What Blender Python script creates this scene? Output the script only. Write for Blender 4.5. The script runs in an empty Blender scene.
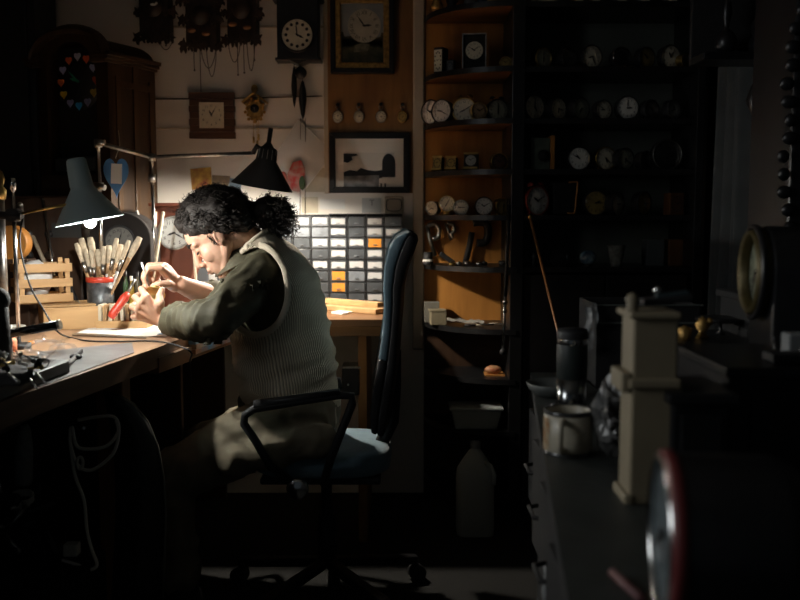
import bpy, bmesh, math, random
from mathutils import Vector, Matrix, Euler, noise
R = math.radians
PI = math.pi
S = bpy.context.scene
COL = S.collection
random.seed(7)

# ------------------------------------------------------------------ camera
CH = 1.14
PITCH = math.atan(85/900)
cam_d = bpy.data.cameras.new('camera'); cam = bpy.data.objects.new('camera', cam_d); COL.objects.link(cam)
cam.location = (0, 0, CH); cam.rotation_euler = (PI/2 - PITCH, 0, 0)
cam_d.sensor_width = 36; cam_d.lens = 40.5; cam_d.clip_start = .05
cam_d.dof.use_dof = True; cam_d.dof.focus_distance = 2.55; cam_d.dof.aperture_fstop = 3.6
S.camera = cam
# ------------------------------------------------------------------ world, lights, exposure
W = bpy.data.worlds.new('room_gloom'); S.world = W; W.use_nodes = True
W.node_tree.nodes['Background'].inputs[0].default_value = (.75, .9, 1, 1)
W.node_tree.nodes['Background'].inputs[1].default_value = .02
S.view_settings.view_transform = 'Standard'; S.view_settings.look = 'None'
S.view_settings.exposure = 0; S.view_settings.gamma = 1
GREY_LAMP = 1500      # bulb emission strengths
BLACK_LAMP = 2300

wl = bpy.data.lights.new('window_daylight', 'AREA'); wl.shape = 'RECTANGLE'; wl.size = 1.3; wl.size_y = 1.2; wl.energy = 27; wl.color = (.95, .98, 1)
wlo = bpy.data.objects.new('window_daylight', wl); COL.objects.link(wlo); wlo.location = (-2.35, .55, 1.75); wlo.rotation_euler = (0, -R(82), 0)     # daylight outside window_1 in the left wall

def at(px, py, Y):
    "point of the place seen at this pixel, at distance Y in front of the camera"
    u = (px-400)/900; v = (300-py)/900
    d = Vector((u, math.cos(PITCH)+v*math.sin(PITCH), -math.sin(PITCH)+v*math.cos(PITCH)))
    return Vector((0, 0, CH)) + d*(Y/d.y)
def atz(px, py, z):
    u = (px-400)/900; v = (300-py)/900
    d = Vector((u, math.cos(PITCH)+v*math.sin(PITCH), -math.sin(PITCH)+v*math.cos(PITCH)))
    return Vector((0, 0, CH)) + d*((z-CH)/d.z)

# ------------------------------------------------------------------ materials
MAT = {}
def mat(name, col, rough=.6, metal=0, var=.0, scale=20, bump=0, bscale=80, emit=0, trans=0, coat=0, wood=None, col2=None, rib=0, alpha=1, stretch=None, sheen=0):
    if name in MAT: return MAT[name]
    m = bpy.data.materials.new(name); MAT[name] = m; m.use_nodes = True
    nt = m.node_tree; N = nt.nodes; L = nt.links; b = N['Principled BSDF']
    c = (*col, 1)
    b.inputs['Base Color'].default_value = c; b.inputs['Roughness'].default_value = rough
    b.inputs['Metallic'].default_value = metal
    if coat: b.inputs['Coat Weight'].default_value = coat
    if trans: b.inputs['Transmission Weight'].default_value = trans
    if sheen: b.inputs['Sheen Weight'].default_value = sheen
    if alpha < 1: b.inputs['Alpha'].default_value = alpha
    if emit:
        b.inputs['Emission Color'].default_value = c; b.inputs['Emission Strength'].default_value = emit
    tc = N.new('ShaderNodeTexCoord')
    src = tc.outputs['Object']
    if wood or stretch:
        mp = N.new('ShaderNodeMapping'); s = {'x': (1, 9, 9), 'y': (9, 1, 9), 'z': (9, 9, 1)}[wood or stretch]
        mp.inputs['Scale'].default_value = s; L.new(src, mp.inputs[0]); src = mp.outputs[0]
    if wood:
        n = N.new('ShaderNodeTexNoise'); n.inputs['Scale'].default_value = scale/6; n.inputs['Detail'].default_value = 8; n.inputs['Distortion'].default_value = .6
        L.new(src, n.inputs['Vector'])
        r = N.new('ShaderNodeValToRGB'); r.color_ramp.elements[0].position = .3; r.color_ramp.elements[1].position = .7
        k = col2 or tuple(x*.55 for x in col)
        r.color_ramp.elements[0].color = (*k, 1); r.color_ramp.elements[1].color = c
        L.new(n.outputs[0], r.inputs[0]); L.new(r.outputs[0], b.inputs['Base Color'])
        bp = N.new('ShaderNodeBump'); bp.inputs['Strength'].default_value = .15; bp.inputs['Distance'].default_value = .003
        L.new(n.outputs[0], bp.inputs['Height']); L.new(bp.outputs[0], b.inputs['Normal'])
    elif var or col2:
        n = N.new('ShaderNodeTexNoise'); n.inputs['Scale'].default_value = scale; n.inputs['Detail'].default_value = 6
        L.new(src, n.inputs['Vector'])
        r = N.new('ShaderNodeValToRGB'); r.color_ramp.elements[0].position = .35; r.color_ramp.elements[1].position = .65
        k = col2 or tuple(x*(1-var) for x in col)
        r.color_ramp.elements[0].color = (*k, 1); r.color_ramp.elements[1].color = c
        L.new(n.outputs[0], r.inputs[0]); L.new(r.outputs[0], b.inputs['Base Color'])
    if bump:
        n2 = N.new('ShaderNodeTexNoise'); n2.inputs['Scale'].default_value = bscale; n2.inputs['Detail'].default_value = 4
        L.new(src, n2.inputs['Vector'])
        bp = N.new('ShaderNodeBump'); bp.inputs['Strength'].default_value = bump; bp.inputs['Distance'].default_value = .004
        L.new(n2.outputs[0], bp.inputs['Height']); L.new(bp.outputs[0], b.inputs['Normal'])
    if rib:
        w = N.new('ShaderNodeTexWave'); w.wave_type = 'BANDS'; w.bands_direction = 'X'; w.inputs['Scale'].default_value = rib
        w.inputs['Distortion'].default_value = .6; w.inputs['Detail'].default_value = 1
        L.new(tc.outputs['UV'], w.inputs['Vector'])
        bp = N.new('ShaderNodeBump'); bp.inputs['Strength'].default_value = .8; bp.inputs['Distance'].default_value = .004
        L.new(w.outputs[1], bp.inputs['Height']); L.new(bp.outputs[0], b.inputs['Normal'])
        mx = N.new('ShaderNodeValToRGB'); mx.color_ramp.elements[0].color = tuple(x*.45 for x in col)+(1,); mx.color_ramp.elements[1].color = c
        mx.color_ramp.elements[0].position = .0; mx.color_ramp.elements[1].position = .6
        L.new(w.outputs[1], mx.inputs[0]); L.new(mx.outputs[0], b.inputs['Base Color'])
    return m

black = mat('black_lacquer', (.012, .012, .013), .35, var=.4, scale=12)
blackm = mat('black_matt', (.012, .012, .012), .8, var=.4, scale=30)
blackp = mat('black_plastic', (.013, .013, .014), .6)
chrome = mat('chrome', (.75, .75, .74), .18, 1)
steel = mat('worn_steel', (.5, .49, .46), .35, 1, var=.4, scale=60)
brass = mat('brass', (.72, .5, .18), .3, 1, var=.35, scale=50)
gilt = mat('gilt', (.62, .38, .12), .42, .8, var=.5, scale=70, bump=.4, bscale=150)
white = mat('white_enamel', (.78, .76, .70), .4, var=.06)
cream = mat('cream_dial', (.76, .70, .55), .5, var=.12, scale=40)
golddial = mat('gold_dial', (.5, .36, .12), .4, .4, var=.3, scale=40)
blackink = mat('black_ink', (.01, .01, .01), .5)
paper = mat('paper', (.80, .79, .76), .8, var=.05, scale=8)
card = mat('buff_card', (.62, .55, .42), .85, var=.15, scale=15)
cloth_b = mat('blue_card', (.08, .25, .55), .6, var=.25, scale=15)
red = mat('red_paint', (.55, .05, .025), .4, var=.25, scale=30)
orange = mat('orange_label', (.62, .24, .02), .6, var=.1, scale=40)
wood_o = mat('orange_wood_z', (.50, .22, .045), .5, wood='z', scale=14, col2=(.32, .125, .022))
wood_ox = mat('orange_wood_x', (.60, .28, .08), .5, wood='x', scale=14, col2=(.38, .15, .035))
wood_b = mat('brown_wood_z', (.20, .085, .03), .45, wood='z', scale=14, col2=(.10, .04, .015))
wood_bx = mat('brown_wood_x', (.20, .09, .03), .5, wood='x', scale=14, col2=(.08, .035, .015))
wood_d = mat('dark_wood_z', (.05, .025, .013), .45, wood='z', scale=14)
wood_dx = mat('dark_wood_x', (.05, .025, .013), .45, wood='x', scale=14)
wood_h = mat('honey_wood_z', (.36, .18, .055), .45, wood='z', scale=12, col2=(.2, .09, .03))
wood_p = mat('pale_wood_x', (.66, .42, .20), .55, wood='x', scale=16, col2=(.46, .27, .11))
wood_py = mat('pale_wood_y', (.50, .30, .13), .5, wood='y', scale=16, col2=(.32, .18, .07))
wood_t = mat('bench_top', (.40, .25, .155), .33, wood='y', scale=10, col2=(.26, .155, .09))
def glassmat(name, col, rough=.05, tr=.8):
    if name in MAT: return MAT[name]
    m = bpy.data.materials.new(name); MAT[name] = m; m.use_nodes = True
    nt = m.node_tree; N = nt.nodes; L = nt.links; N.clear()
    o = N.new('ShaderNodeOutputMaterial'); mx = N.new('ShaderNodeMixShader'); t = N.new('ShaderNodeBsdfTransparent'); g = N.new('ShaderNodeBsdfGlossy')
    f = N.new('ShaderNodeFresnel'); f.inputs[0].default_value = 1.5
    mm = N.new('ShaderNodeMath'); mm.operation = 'ADD'; mm.inputs[1].default_value = 1-tr; mm.use_clamp = True
    g.inputs['Roughness'].default_value = rough; g.inputs['Color'].default_value = (*col, 1); t.inputs[0].default_value = (*col, 1)
    m5 = N.new('ShaderNodeMath'); m5.operation = 'MULTIPLY'; m5.inputs[1].default_value = .4; L.new(f.outputs[0], m5.inputs[0]); L.new(m5.outputs[0], mm.inputs[0]); L.new(mm.outputs[0], mx.inputs[0]); L.new(t.outputs[0], mx.inputs[1]); L.new(g.outputs[0], mx.inputs[2]); L.new(mx.outputs[0], o.inputs[0])
    return m
glass = glassmat('clear_glass', (1, 1, 1), .06, .995)
film = glassmat('clear_film', (.9, .9, .9), .3, .75)

# ------------------------------------------------------------------ mesh builder
def basis(p0, p1):
    d = (p1-p0); l = d.length or 1e-6; z = d/l
    x = Vector((0, 0, 1)).cross(z)
    if x.length < 1e-3: x = Vector((1, 0, 0))
    x.normalize(); y = z.cross(x)
    return x, y, z, l
class M:
    def __init__(s): s.v = []; s.f = []; s.m = []; s.sm = []; s.X = Matrix.Identity(4); s.mats = []; s.uv = None
    def mi(s, m):
        if m is None: return 0
        if m not in s.mats: s.mats.append(m)
        return s.mats.index(m)
    def add(s, vs, fs, m=None, smooth=False):
        k = len(s.v); s.v += [s.X @ Vector(v) for v in vs]; i = s.mi(m)
        for f in fs: s.f.append([k+a for a in f]); s.m.append(i); s.sm.append(smooth)
        return s
    def box(s, c, d, m=None, rot=None):
        c = Vector(c); hx, hy, hz = d[0]/2, d[1]/2, d[2]/2
        q = Euler(rot).to_matrix() if rot else Matrix.Identity(3)
        vs = [c + q @ Vector((x*hx, y*hy, z*hz)) for x in (-1, 1) for y in (-1, 1) for z in (-1, 1)]
        return s.add(vs, [(0, 1, 3, 2), (4, 6, 7, 5), (0, 4, 5, 1), (2, 3, 7, 6), (0, 2, 6, 4), (1, 5, 7, 3)], m)
    def bar(s, p0, p1, w, h, m=None):
        p0 = Vector(p0); p1 = Vector(p1); x, y, z, l = basis(p0, p1)
        vs = [p + x*(a*w/2) + y*(b*h/2) for p in (p0, p1) for a, b in ((-1, -1), (1, -1), (1, 1), (-1, 1))]
        return s.add(vs, [(3, 2, 1, 0), (4, 5, 6, 7), (0, 1, 5, 4), (1, 2, 6, 5), (2, 3, 7, 6), (3, 0, 4, 7)], m)
    def cyl(s, p0, p1, r0, r1=None, n=16, m=None, cap=True):
        if r1 is None: r1 = r0
        p0 = Vector(p0); p1 = Vector(p1); x, y, z, l = basis(p0, p1); vs = []
        for p, r in ((p0, r0), (p1, r1)):
            for i in range(n):
                a = 2*PI*i/n; vs.append(p + x*(math.cos(a)*r) + y*(math.sin(a)*r))
        s.add(vs, [(i, (i+1) % n, n+(i+1) % n, n+i) for i in range(n)], m, True)
        if cap:
            k = len(s.v)-2*n; j = s.mi(m)
            s.f.append([k+i for i in range(n)][::-1]); s.m.append(j); s.sm.append(False)
            s.f.append([k+n+i for i in range(n)]); s.m.append(j); s.sm.append(False)
        return s
    def lathe(s, prof, p0=(0, 0, 0), axis=(0, 0, 1), n=24, m=None, smooth=True, sx=1):
        p0 = Vector(p0); ax = Vector(axis).normalized(); x, y, z, l = basis(p0, p0+ax); vs = []; k = len(prof)
        for r, h in prof:
            for i in range(n):
                a = 2*PI*i/n; vs.append(p0 + x*(math.cos(a)*r*sx) + y*(math.sin(a)*r) + z*h)
        fs = [(j*n+i, j*n+(i+1) % n, (j+1)*n+(i+1) % n, (j+1)*n+i) for j in range(k-1) for i in range(n)]
        return s.add(vs, fs, m, smooth)
    def tube(s, pts, r, n=8, m=None, closed=False, cap=True):
        pts = [Vector(p) for p in pts]; k = len(pts); vs = []; px = None
        rr = r if isinstance(r, (list, tuple)) else [r]*k
        for i, p in enumerate(pts):
            a = pts[(i-1) % k] if (closed or i) else p; b = pts[(i+1) % k] if (closed or i < k-1) else p
            z = (b-a).normalized()
            if px is None:
                x = Vector((0, 0, 1)).cross(z)
                if x.length < .1: x = Vector((1, 0, 0)).cross(z)
            else: x = px - z*px.dot(z)
            x.normalize(); px = x; y = z.cross(x)
            for j in range(n):
                t = 2*PI*j/n; vs.append(p + x*(math.cos(t)*rr[i]) + y*(math.sin(t)*rr[i]))
        K = k if closed else k-1
        fs = [(i*n+j, i*n+(j+1) % n, ((i+1) % k)*n+(j+1) % n, ((i+1) % k)*n+j) for i in range(K) for j in range(n)]
        s.add(vs, fs, m, True)
        if cap and not closed:
            b = len(s.v)-k*n; q = s.mi(m)
            s.f.append([b+i for i in range(n)][::-1]); s.m.append(q); s.sm.append(False)
            s.f.append([b+(k-1)*n+i for i in range(n)]); s.m.append(q); s.sm.append(False)
        return s
    def ball(s, c, r, m=None, n=16, q=None):
        c = Vector(c); r = r if isinstance(r, (tuple, list)) else (r, r, r); q = q or Matrix.Identity(3); vs = []; h = n//2
        for j in range(1, h):
            for i in range(n):
                t = PI*j/h; a = 2*PI*i/n
                vs.append(c + q @ Vector((r[0]*math.sin(t)*math.cos(a), r[1]*math.sin(t)*math.sin(a), r[2]*math.cos(t))))
        vs.append(c + q @ Vector((0, 0, r[2]))); vs.append(c + q @ Vector((0, 0, -r[2]))); T = len(vs)-2
        fs = [((j)*n+i, (j+1)*n+i, (j+1)*n+(i+1) % n, j*n+(i+1) % n) for j in range(h-2) for i in range(n)]
        fs += [(T, i, (i+1) % n) for i in range(n)] + [(T+1, (h-2)*n+(i+1) % n, (h-2)*n+i) for i in range(n)]
        return s.add(vs, fs, m, True)
    def cap(s, p0, p1, r0, r1, n=16):      # capsule for blobs
        s.ball(p0, r0, None, n); s.ball(p1, r1, None, n); s.cyl(p0, p1, r0, r1, n); return s
    def ex(s, poly, d, m=None, y0=0):        # polygon in xz extruded along +y from y0
        n = len(poly)
        a = sum(poly[i][0]*poly[(i+1) % n][1]-poly[(i+1) % n][0]*poly[i][1] for i in range(n))
        if a < 0: poly = poly[::-1]
        vs = [(x, y0, z) for x, z in poly] + [(x, y0+d, z) for x, z in poly]
        return s.add(vs, [tuple(range(n)), tuple(range(n, 2*n))[::-1]] + [((i+1) % n, i, n+i, n+(i+1) % n) for i in range(n)], m)
    def mesh(s, name, m=None):
        me = bpy.data.meshes.new(name); me.from_pydata([tuple(v) for v in s.v], [], s.f)
        if m is not None and None not in [m]: 
            pass
        for x in (s.mats or [m]): me.materials.append(x)
        me.polygons.foreach_set('material_index', s.m); me.polygons.foreach_set('use_smooth', s.sm); me.update()
        return me
    def build(s, name, m=None, parent=None, bevel=0, world=False, label=None):
        if m is not None and not s.mats: s.mats = [m]
        if world and parent is not None:
            X = Matrix.Identity(4); q = parent
            while q is not None: X = Matrix.Translation(q.location) @ q.rotation_euler.to_matrix().to_4x4() @ X; q = q.parent
            inv = X.inverted()
            s.v = [inv @ v for v in s.v]
        o = bpy.data.objects.new(name, s.mesh(name, m)); COL.objects.link(o); o.parent = parent
        if bevel:
            b = o.modifiers.new('b', 'BEVEL'); b.width = bevel; b.segments = 2; b.limit_method = 'ANGLE'; b.angle_limit = R(40)
        if label: o['label'] = label
        return o
def tag(o, label, cat, group=None, kind=None):
    if label: o['label'] = label
    if cat: o['category'] = cat
    if group: o['group'] = group
    if kind: o['kind'] = kind
    return o
def thing(name, label, cat, loc=(0, 0, 0), rz=0, group=None, rot=None):
    o = bpy.data.objects.new(name, None); COL.objects.link(o); o.location = loc
    o.rotation_euler = rot if rot else (0, 0, rz); o.empty_display_size = .05
    return tag(o, label, cat, group)
def solo(mb, name, m, label, cat, loc=(0, 0, 0), rz=0, group=None, bevel=0, rot=None, world=False):
    "a thing that is one mesh; with world=True its vertices are given in the room and loc is only its base"
    if world: mb.v = [v-Vector(loc) for v in mb.v]
    o = mb.build(name, m, None, bevel); o.location = loc
    if not world: o.rotation_euler = rot if rot else (0, 0, rz)
    return tag(o, label, cat, group)
def struct(name, mb, m, bevel=0):
    o = mb.build(name, m, None, bevel); o['kind'] = 'structure'; return o
def dup(o, loc, rz=0, label=None, group=None, sc=None):
    r = o.copy(); COL.objects.link(r); r.location = loc; r.rotation_euler = (0, 0, rz)
    if sc: r.scale = sc
    if label: r['label'] = label
    if group: r['group'] = group
    for ch in list(o.children):
        c = ch.copy(); COL.objects.link(c); c.parent = r
        for g in ch.children:
            d = g.copy(); COL.objects.link(d); d.parent = c
    return r
def smooth_mesh(me):
    me.polygons.foreach_set('use_smooth', [True]*len(me.polygons)); me.update()
def blob(mb, voxel, smooth=4, fac=.5):
    "one continuous surface grown over overlapping shapes"
    o = bpy.data.objects.new('tmp', mb.mesh('tmp')); COL.objects.link(o)
    a = o.modifiers.new('r', 'REMESH'); a.mode = 'VOXEL'; a.voxel_size = voxel
    if smooth:
        b = o.modifiers.new('s', 'SMOOTH'); b.iterations = smooth; b.factor = fac
    dg = bpy.context.evaluated_depsgraph_get(); me = bpy.data.meshes.new_from_object(o.evaluated_get(dg))
    bpy.data.objects.remove(o); smooth_mesh(me); me.materials.clear(); return me
# numerals
_txt = {}
def text_poly(t, size):
    if t not in _txt:
        c = bpy.data.curves.new('t', 'FONT'); c.body = t; c.size = 1; c.align_x = 'CENTER'; c.align_y = 'CENTER'; c.resolution_u = 2
        o = bpy.data.objects.new('t', c); COL.objects.link(o); dg = bpy.context.evaluated_depsgraph_get()
        me = bpy.data.meshes.new_from_object(o.evaluated_get(dg)); _txt[t] = ([v.co.copy() for v in me.vertices], [tuple(p.vertices) for p in me.polygons])
        bpy.data.objects.remove(o); bpy.data.meshes.remove(me)
    v, f = _txt[t]; return [(p.x*size, p.y*size) for p in v], f
def put_text(mb, t, x, y, z, size, m, ang=0):      # on a plane facing -y
    v, f = text_poly(t, size); c, s_ = math.cos(ang), math.sin(ang)
    mb.add([(x+a*c-b*s_, y, z+a*s_+b*c) for a, b in v], f, m)
ROMAN = ['XII', 'I', 'II', 'III', 'IIII', 'V', 'VI', 'VII', 'VIII', 'IX', 'X', 'XI']
def dial_mesh(r, mdial, y=0, style='arabic', ink=None, sx=1):
    ink = ink or blackink; b = M(); n = 40
    b.lathe([(.0001, 0), (r, 0), (r, .0015), (.0001, .0015)], (0, y, 0), (0, 1, 0), n, mdial, False)
    for i in range(60 if r > .03 else 12):
        k = 60 if r > .03 else 12; a = 2*PI*i/k; w = .006*r*2 if k == 60 else .03*r
        b.X = Matrix.Rotation(a, 4, 'Y'); b.box((0, y-.0004, r*.93), (w*(1 if i % (k//12) else 2.2), .0003, r*.07), ink)
    b.X = Matrix.Identity(4)
    for i in range(12):
        a = 2*PI*i/12
        if style == 'arabic': put_text(b, str(i or 12), math.sin(a)*r*.72, y-.0006, math.cos(a)*r*.72, r*.3, ink)
        elif style == 'roman': put_text(b, ROMAN[i], math.sin(a)*r*.76, y-.0006, math.cos(a)*r*.76, r*.30, ink, -a)
        elif style == 'dots':
            b.lathe([(.0001, 0), (r*.11, 0)], (math.sin(a)*r*.74, y-.0006, math.cos(a)*r*.74), (0, -1, 0), 10, ink, False)
    return b
def hands_mesh(r, h, mn, m=None, y=0):
    b = M(); m = m or blackink
    for ang, L_, w in ((2*PI*(h/12+mn/720), r*.52, r*.075), (2*PI*mn/60, r*.78, r*.05)):
        b.X = Matrix.Rotation(ang, 4, 'Y')
        b.ex([(-w*.5, -r*.12), (-w, L_*.55), (0, L_), (w, L_*.55), (w*.5, -r*.12)], .0008, m, y-.002)
    b.X = Matrix.Identity(4); b.cyl((0, y, 0), (0, y-.004, 0), r*.07, n=10, m=m)
    return b
ORD = ['leftmost', 'second from left', 'third from left', 'fourth from left', 'fifth from left', 'sixth from left', 'seventh from left', 'eighth from left', 'ninth from left', 'tenth from left', 'eleventh from left', 'twelfth from left', 'thirteenth from left', 'rightmost']
# ================================================================== THE SETTING
YB = 3.62
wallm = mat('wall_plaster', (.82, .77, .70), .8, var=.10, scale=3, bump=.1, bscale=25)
greenwall = mat('green_grey_paint', (.15, .165, .14), .8, var=.2, scale=5)
carpet = mat('speckled_carpet', (.03, .03, .028), .95, scale=420, col2=(.001, .001, .001), bump=.6, bscale=300)
struct('floor', M().box((-.2, 1.3, -.02), (3.4, 5.2, .04)), carpet)
struct('wall_back', M().box((-.2, YB+.05, 1.25), (3.4, .1, 2.6)), wallm)
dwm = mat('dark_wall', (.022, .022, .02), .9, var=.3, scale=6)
wy0, wy1, wz0, wz1 = 0, 1.1, 1.15, 2.2
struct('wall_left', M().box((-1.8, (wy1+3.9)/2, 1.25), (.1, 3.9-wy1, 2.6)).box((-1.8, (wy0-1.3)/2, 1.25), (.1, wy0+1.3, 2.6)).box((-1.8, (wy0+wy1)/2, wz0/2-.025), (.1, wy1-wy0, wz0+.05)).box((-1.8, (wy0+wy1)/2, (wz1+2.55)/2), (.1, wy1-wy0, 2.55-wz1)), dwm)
b = M()
for y_ in (wy0+.03, (wy0+wy1)/2, wy1-.03): b.box((-1.8, y_, (wz0+wz1)/2), (.05, .05, wz1-wz0))
for z_ in (wz0+.025, wz1-.025): b.box((-1.8, (wy0+wy1)/2, z_), (.05, wy1-wy0, .05))
wf = struct('window_1', b, mat('window_paint', (.5, .5, .48), .5)); M().box((-1.8, (wy0+wy1)/2, (wz0+wz1)/2), (.004, wy1-wy0-.08, wz1-wz0-.08)).build('pane', glass, wf)
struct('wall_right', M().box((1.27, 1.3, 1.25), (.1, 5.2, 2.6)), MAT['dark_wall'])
struct('ceiling', M().box((-.2, 1.3, 2.6), (3.4, 5.2, .1)), mat('ceiling_paint', (.3, .28, .24), .9))
trimw = mat('cream_trim_paint', (.52, .45, .35), .55, var=.1, scale=12)
p = at(418.5, 100, 3.60)
b = M().box((p.x, 3.605, 1.55), (.044, .03, 1.9)); struct('trim_1', b, trimw, .006)
p = at(327, 100, 3.61)
struct('trim_2', M().box((p.x, 3.612, 1.9), (.024, .016, 1.35)), trimw, .003)
struct('trim_3', M().box((-.62, 3.616, at(0, 128, 3.6).z), (.70, .008, .006)), trimw)      # ledge joints between the wall boards
struct('trim_4', M().box((-.62, 3.616, at(0, 26, 3.6).z), (.70, .008, .008)), trimw)
pz = at(0, 193, 3.60).z
b = M().box((-.116, 3.608, (pz+2.5)/2), (.335, .024, 2.5-pz)); struct('wall_panel', b, wood_h, .002)

def benchboard(name, quad, z, th, m, edge):
    b = M(); n = len(quad)
    vs = [(x, y, z-th) for x, y in quad] + [(x, y, z) for x, y in quad]
    b.add(vs, [tuple(range(n, 2*n))], m); b.add(vs, [tuple(range(n))[::-1]] + [(i, (i+1) % n, n+(i+1) % n, n+i) for i in range(n)], edge)
    return b
# left bench: top, lower leaf, right desk along the back wall
bench = thing('workbench', 'long worn wooden workbench running along the left towards the back wall', 'workbench', (-1.1, 1.8, 0))
edgew = mat('bench_edge_wood', (.19, .09, .035), .45, wood='y', scale=12)
e0 = atz(0, 402, .79); e1 = atz(37, 389, .79); e2 = atz(159, 347, .79)
s = (e2.x-e1.x)/(e2.y-e1.y); x09 = e1.x + s*(.75-e1.y)
benchboard('x', [(x09, .75), (e2.x, e2.y), (-.57, 3.0), (-1.74, 3.0), (-1.74, .75)], .79, .055, wood_t, edgew).build('bench_top', None, bench, .003, True)
f2 = atz(192, 345, .768); x3 = e2.x + (f2.x-e2.x)/(f2.y-e2.y)*(3.0-e2.y)
g0 = atz(159, 358, .762); g1 = atz(192, 346.5, .762); sg = (g1.x-g0.x)/(g1.y-g0.y)
benchboard('x', [(g0.x, g0.y), (g1.x, g1.y), (g1.x-.10, g1.y), (g0.x-.10, g0.y)], .762, .042, wood_t, edgew).build('bench_leaf', None, bench, .003, True)
g2 = Vector((g1.x+sg*.33, g1.y+.33, 0))
benchboard('x', [(g1.x-.002, g1.y), (g2.x-.002, g2.y), (g2.x-.14, g2.y), (g1.x-.14, g1.y)], .7345, .010, wood_t, edgew).build('pull_out_shelf', None, bench, .002, True)
for (x, y) in ((e2.x-.10, e2.y-.08), (e2.x-.16, 1.25), (-1.6, 1.0), (-1.6, 2.8)):
    M().box((x, y, .3675), (.07, .07, .735), wood_b).build('leg', wood_b, bench, .004, True)
M().box((-1.2, 2.75, .37), (1.05, .03, .73)).build('back_panel', wood_d, bench, .002, True)
M().box((-1.0, 2.2, .655), (.04, 1.2, .11)).build('apron_rail', wood_d, bench, .002, True)
desk = thing('wall_desk', 'wooden desk top against the back wall under the drawer cabinet', 'desk', (-.7, 3.3, 0))
fz = .79; xe = at(392, 318, 3.02).x
b = M(); b.box((( -1.74+xe)/2, 3.31, fz-.012), (xe+1.74, .6, .024), mat('desk_top_wood', (.30, .155, .07), .4, wood='x', scale=12, col2=(.19, .09, .04)))
b.build('desk_top', None, desk, .002, True)
M().box(((-1.74+xe)/2, 3.025, fz-.041), (xe+1.74, .022, .034)).build('front_rail', mat('desk_rail_wood', (.26, .13, .045), .5, wood='x', scale=12), desk, .002, True)
M().box((at(367, 370, 3.2).x-.01, 3.30, .38), (.03, .5, .756)).build('end_panel', wood_h, desk, .002, True)
M().box((-1.2, 3.55, .38), (1.0, .02, .756)).build('back_panel', wood_d, desk, .002, True)

# ------------------------------------------------------------------ shelving
SZ = [1.905, 1.675, 1.49, 1.307, 1.14, .948, .718, .53, .335, .10]     # shelf top heights
cx, cy, ax, ay = .43, 3.612, .333, .315
unit = thing('shelving_unit', 'tall black shelving unit with rounded orange-wood end shelves full of small clocks', 'shelf', (.6, 3.45, 0))
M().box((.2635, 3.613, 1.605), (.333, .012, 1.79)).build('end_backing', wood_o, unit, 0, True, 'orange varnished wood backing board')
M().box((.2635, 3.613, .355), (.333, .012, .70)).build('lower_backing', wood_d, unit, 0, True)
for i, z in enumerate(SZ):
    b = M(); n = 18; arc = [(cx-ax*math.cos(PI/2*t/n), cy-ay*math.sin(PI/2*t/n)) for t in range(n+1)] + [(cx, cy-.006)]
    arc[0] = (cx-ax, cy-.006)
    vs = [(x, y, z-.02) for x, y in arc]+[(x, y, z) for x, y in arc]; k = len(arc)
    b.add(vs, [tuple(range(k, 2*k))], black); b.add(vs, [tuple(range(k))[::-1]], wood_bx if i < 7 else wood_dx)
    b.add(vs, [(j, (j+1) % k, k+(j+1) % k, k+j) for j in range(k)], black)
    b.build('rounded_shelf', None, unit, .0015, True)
for x0, x1, nm in ((.405, .451, 'upright'), (1.074, 1.102, 'upright')):
    M().box(((x0+x1)/2, 3.455, 1.25), (x1-x0, .31, 2.5)).build(nm, black, unit, .002, True)
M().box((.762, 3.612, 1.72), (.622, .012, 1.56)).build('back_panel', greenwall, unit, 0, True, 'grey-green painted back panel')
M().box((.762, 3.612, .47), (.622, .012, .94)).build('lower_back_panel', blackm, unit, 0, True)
for z in SZ[:6]:
    M().box((.762, 3.46, z-.01), (.622, .29, .02)).build('shelf_board', black, unit, .0015, True)
for x in (.605, .908):
    dr = M().box((x, 3.315, .49), (.296, .018, .86)).build('cupboard_door', black, unit, .002, True)
    M().cyl((x+(.12 if x < .7 else -.12), 3.29, .6), (x+(.12 if x < .7 else -.12), 3.306, .6), .01, n=12).build('knob', steel, dr, 0, True)

cbx = at(37, 100, 3.38).x
cbd = thing('corner_cupboard', 'nearly black tall cupboard in the far left corner', 'cupboard', (-1.58, 3.3, .79))
M().box(((cbx-1.745)/2, 3.49, 1.66), (cbx+1.745, .22, 1.74)).build('body', black, cbd, .004, True)
M().box(((cbx-1.745)/2, 3.372, 1.66), (cbx+1.745-.05, .016, 1.66)).build('door', black, cbd, .003, True)
# ------------------------------------------------------------------ curtains on the right wall
def curtain(name, y0, y1, x, z0, z1, m, label, amp=.03, n=90, waves=7):
    b = M(); vs = []; rows = 14
    for j in range(rows+1):
        t = j/rows; z = z1+(z0-z1)*t
        for i in range(n+1):
            u = i/n; a = amp*(.6+.5*t)
            vs.append((x + a*math.sin(u*waves*2*PI+.5*math.sin(3*t)) + .01*math.sin(u*31+t*2), y0+(y1-y0)*u + .012*math.sin(t*3+u*5), z))
    b.add(vs, [(j*(n+1)+i, j*(n+1)+i+1, (j+1)*(n+1)+i+1, (j+1)*(n+1)+i) for j in range(rows) for i in range(n)], m, True)
    o = solo(b, name, m, label, 'curtain', (x, (y0+y1)/2, z0), world=True)
    q = o.modifiers.new('s', 'SOLIDIFY'); q.thickness = .002
    return o
curt = mat('grey_blue_curtain', (.07, .078, .08), .9, var=.15, scale=14, bump=.2, bscale=200)
curtain('curtain', 3.02, 3.28, 1.16, .35, 2.35, curt, 'grey curtain hanging just right of the black clock shelves', waves=4)
curtain('curtain', 2.35, 2.90, 1.155, .45, 1.72, mat('pale_grey_curtain', (.09, .10, .10), .9, var=.15, scale=14), 'paler grey curtain behind the gilt-rimmed clock', .025, waves=6)

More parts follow.
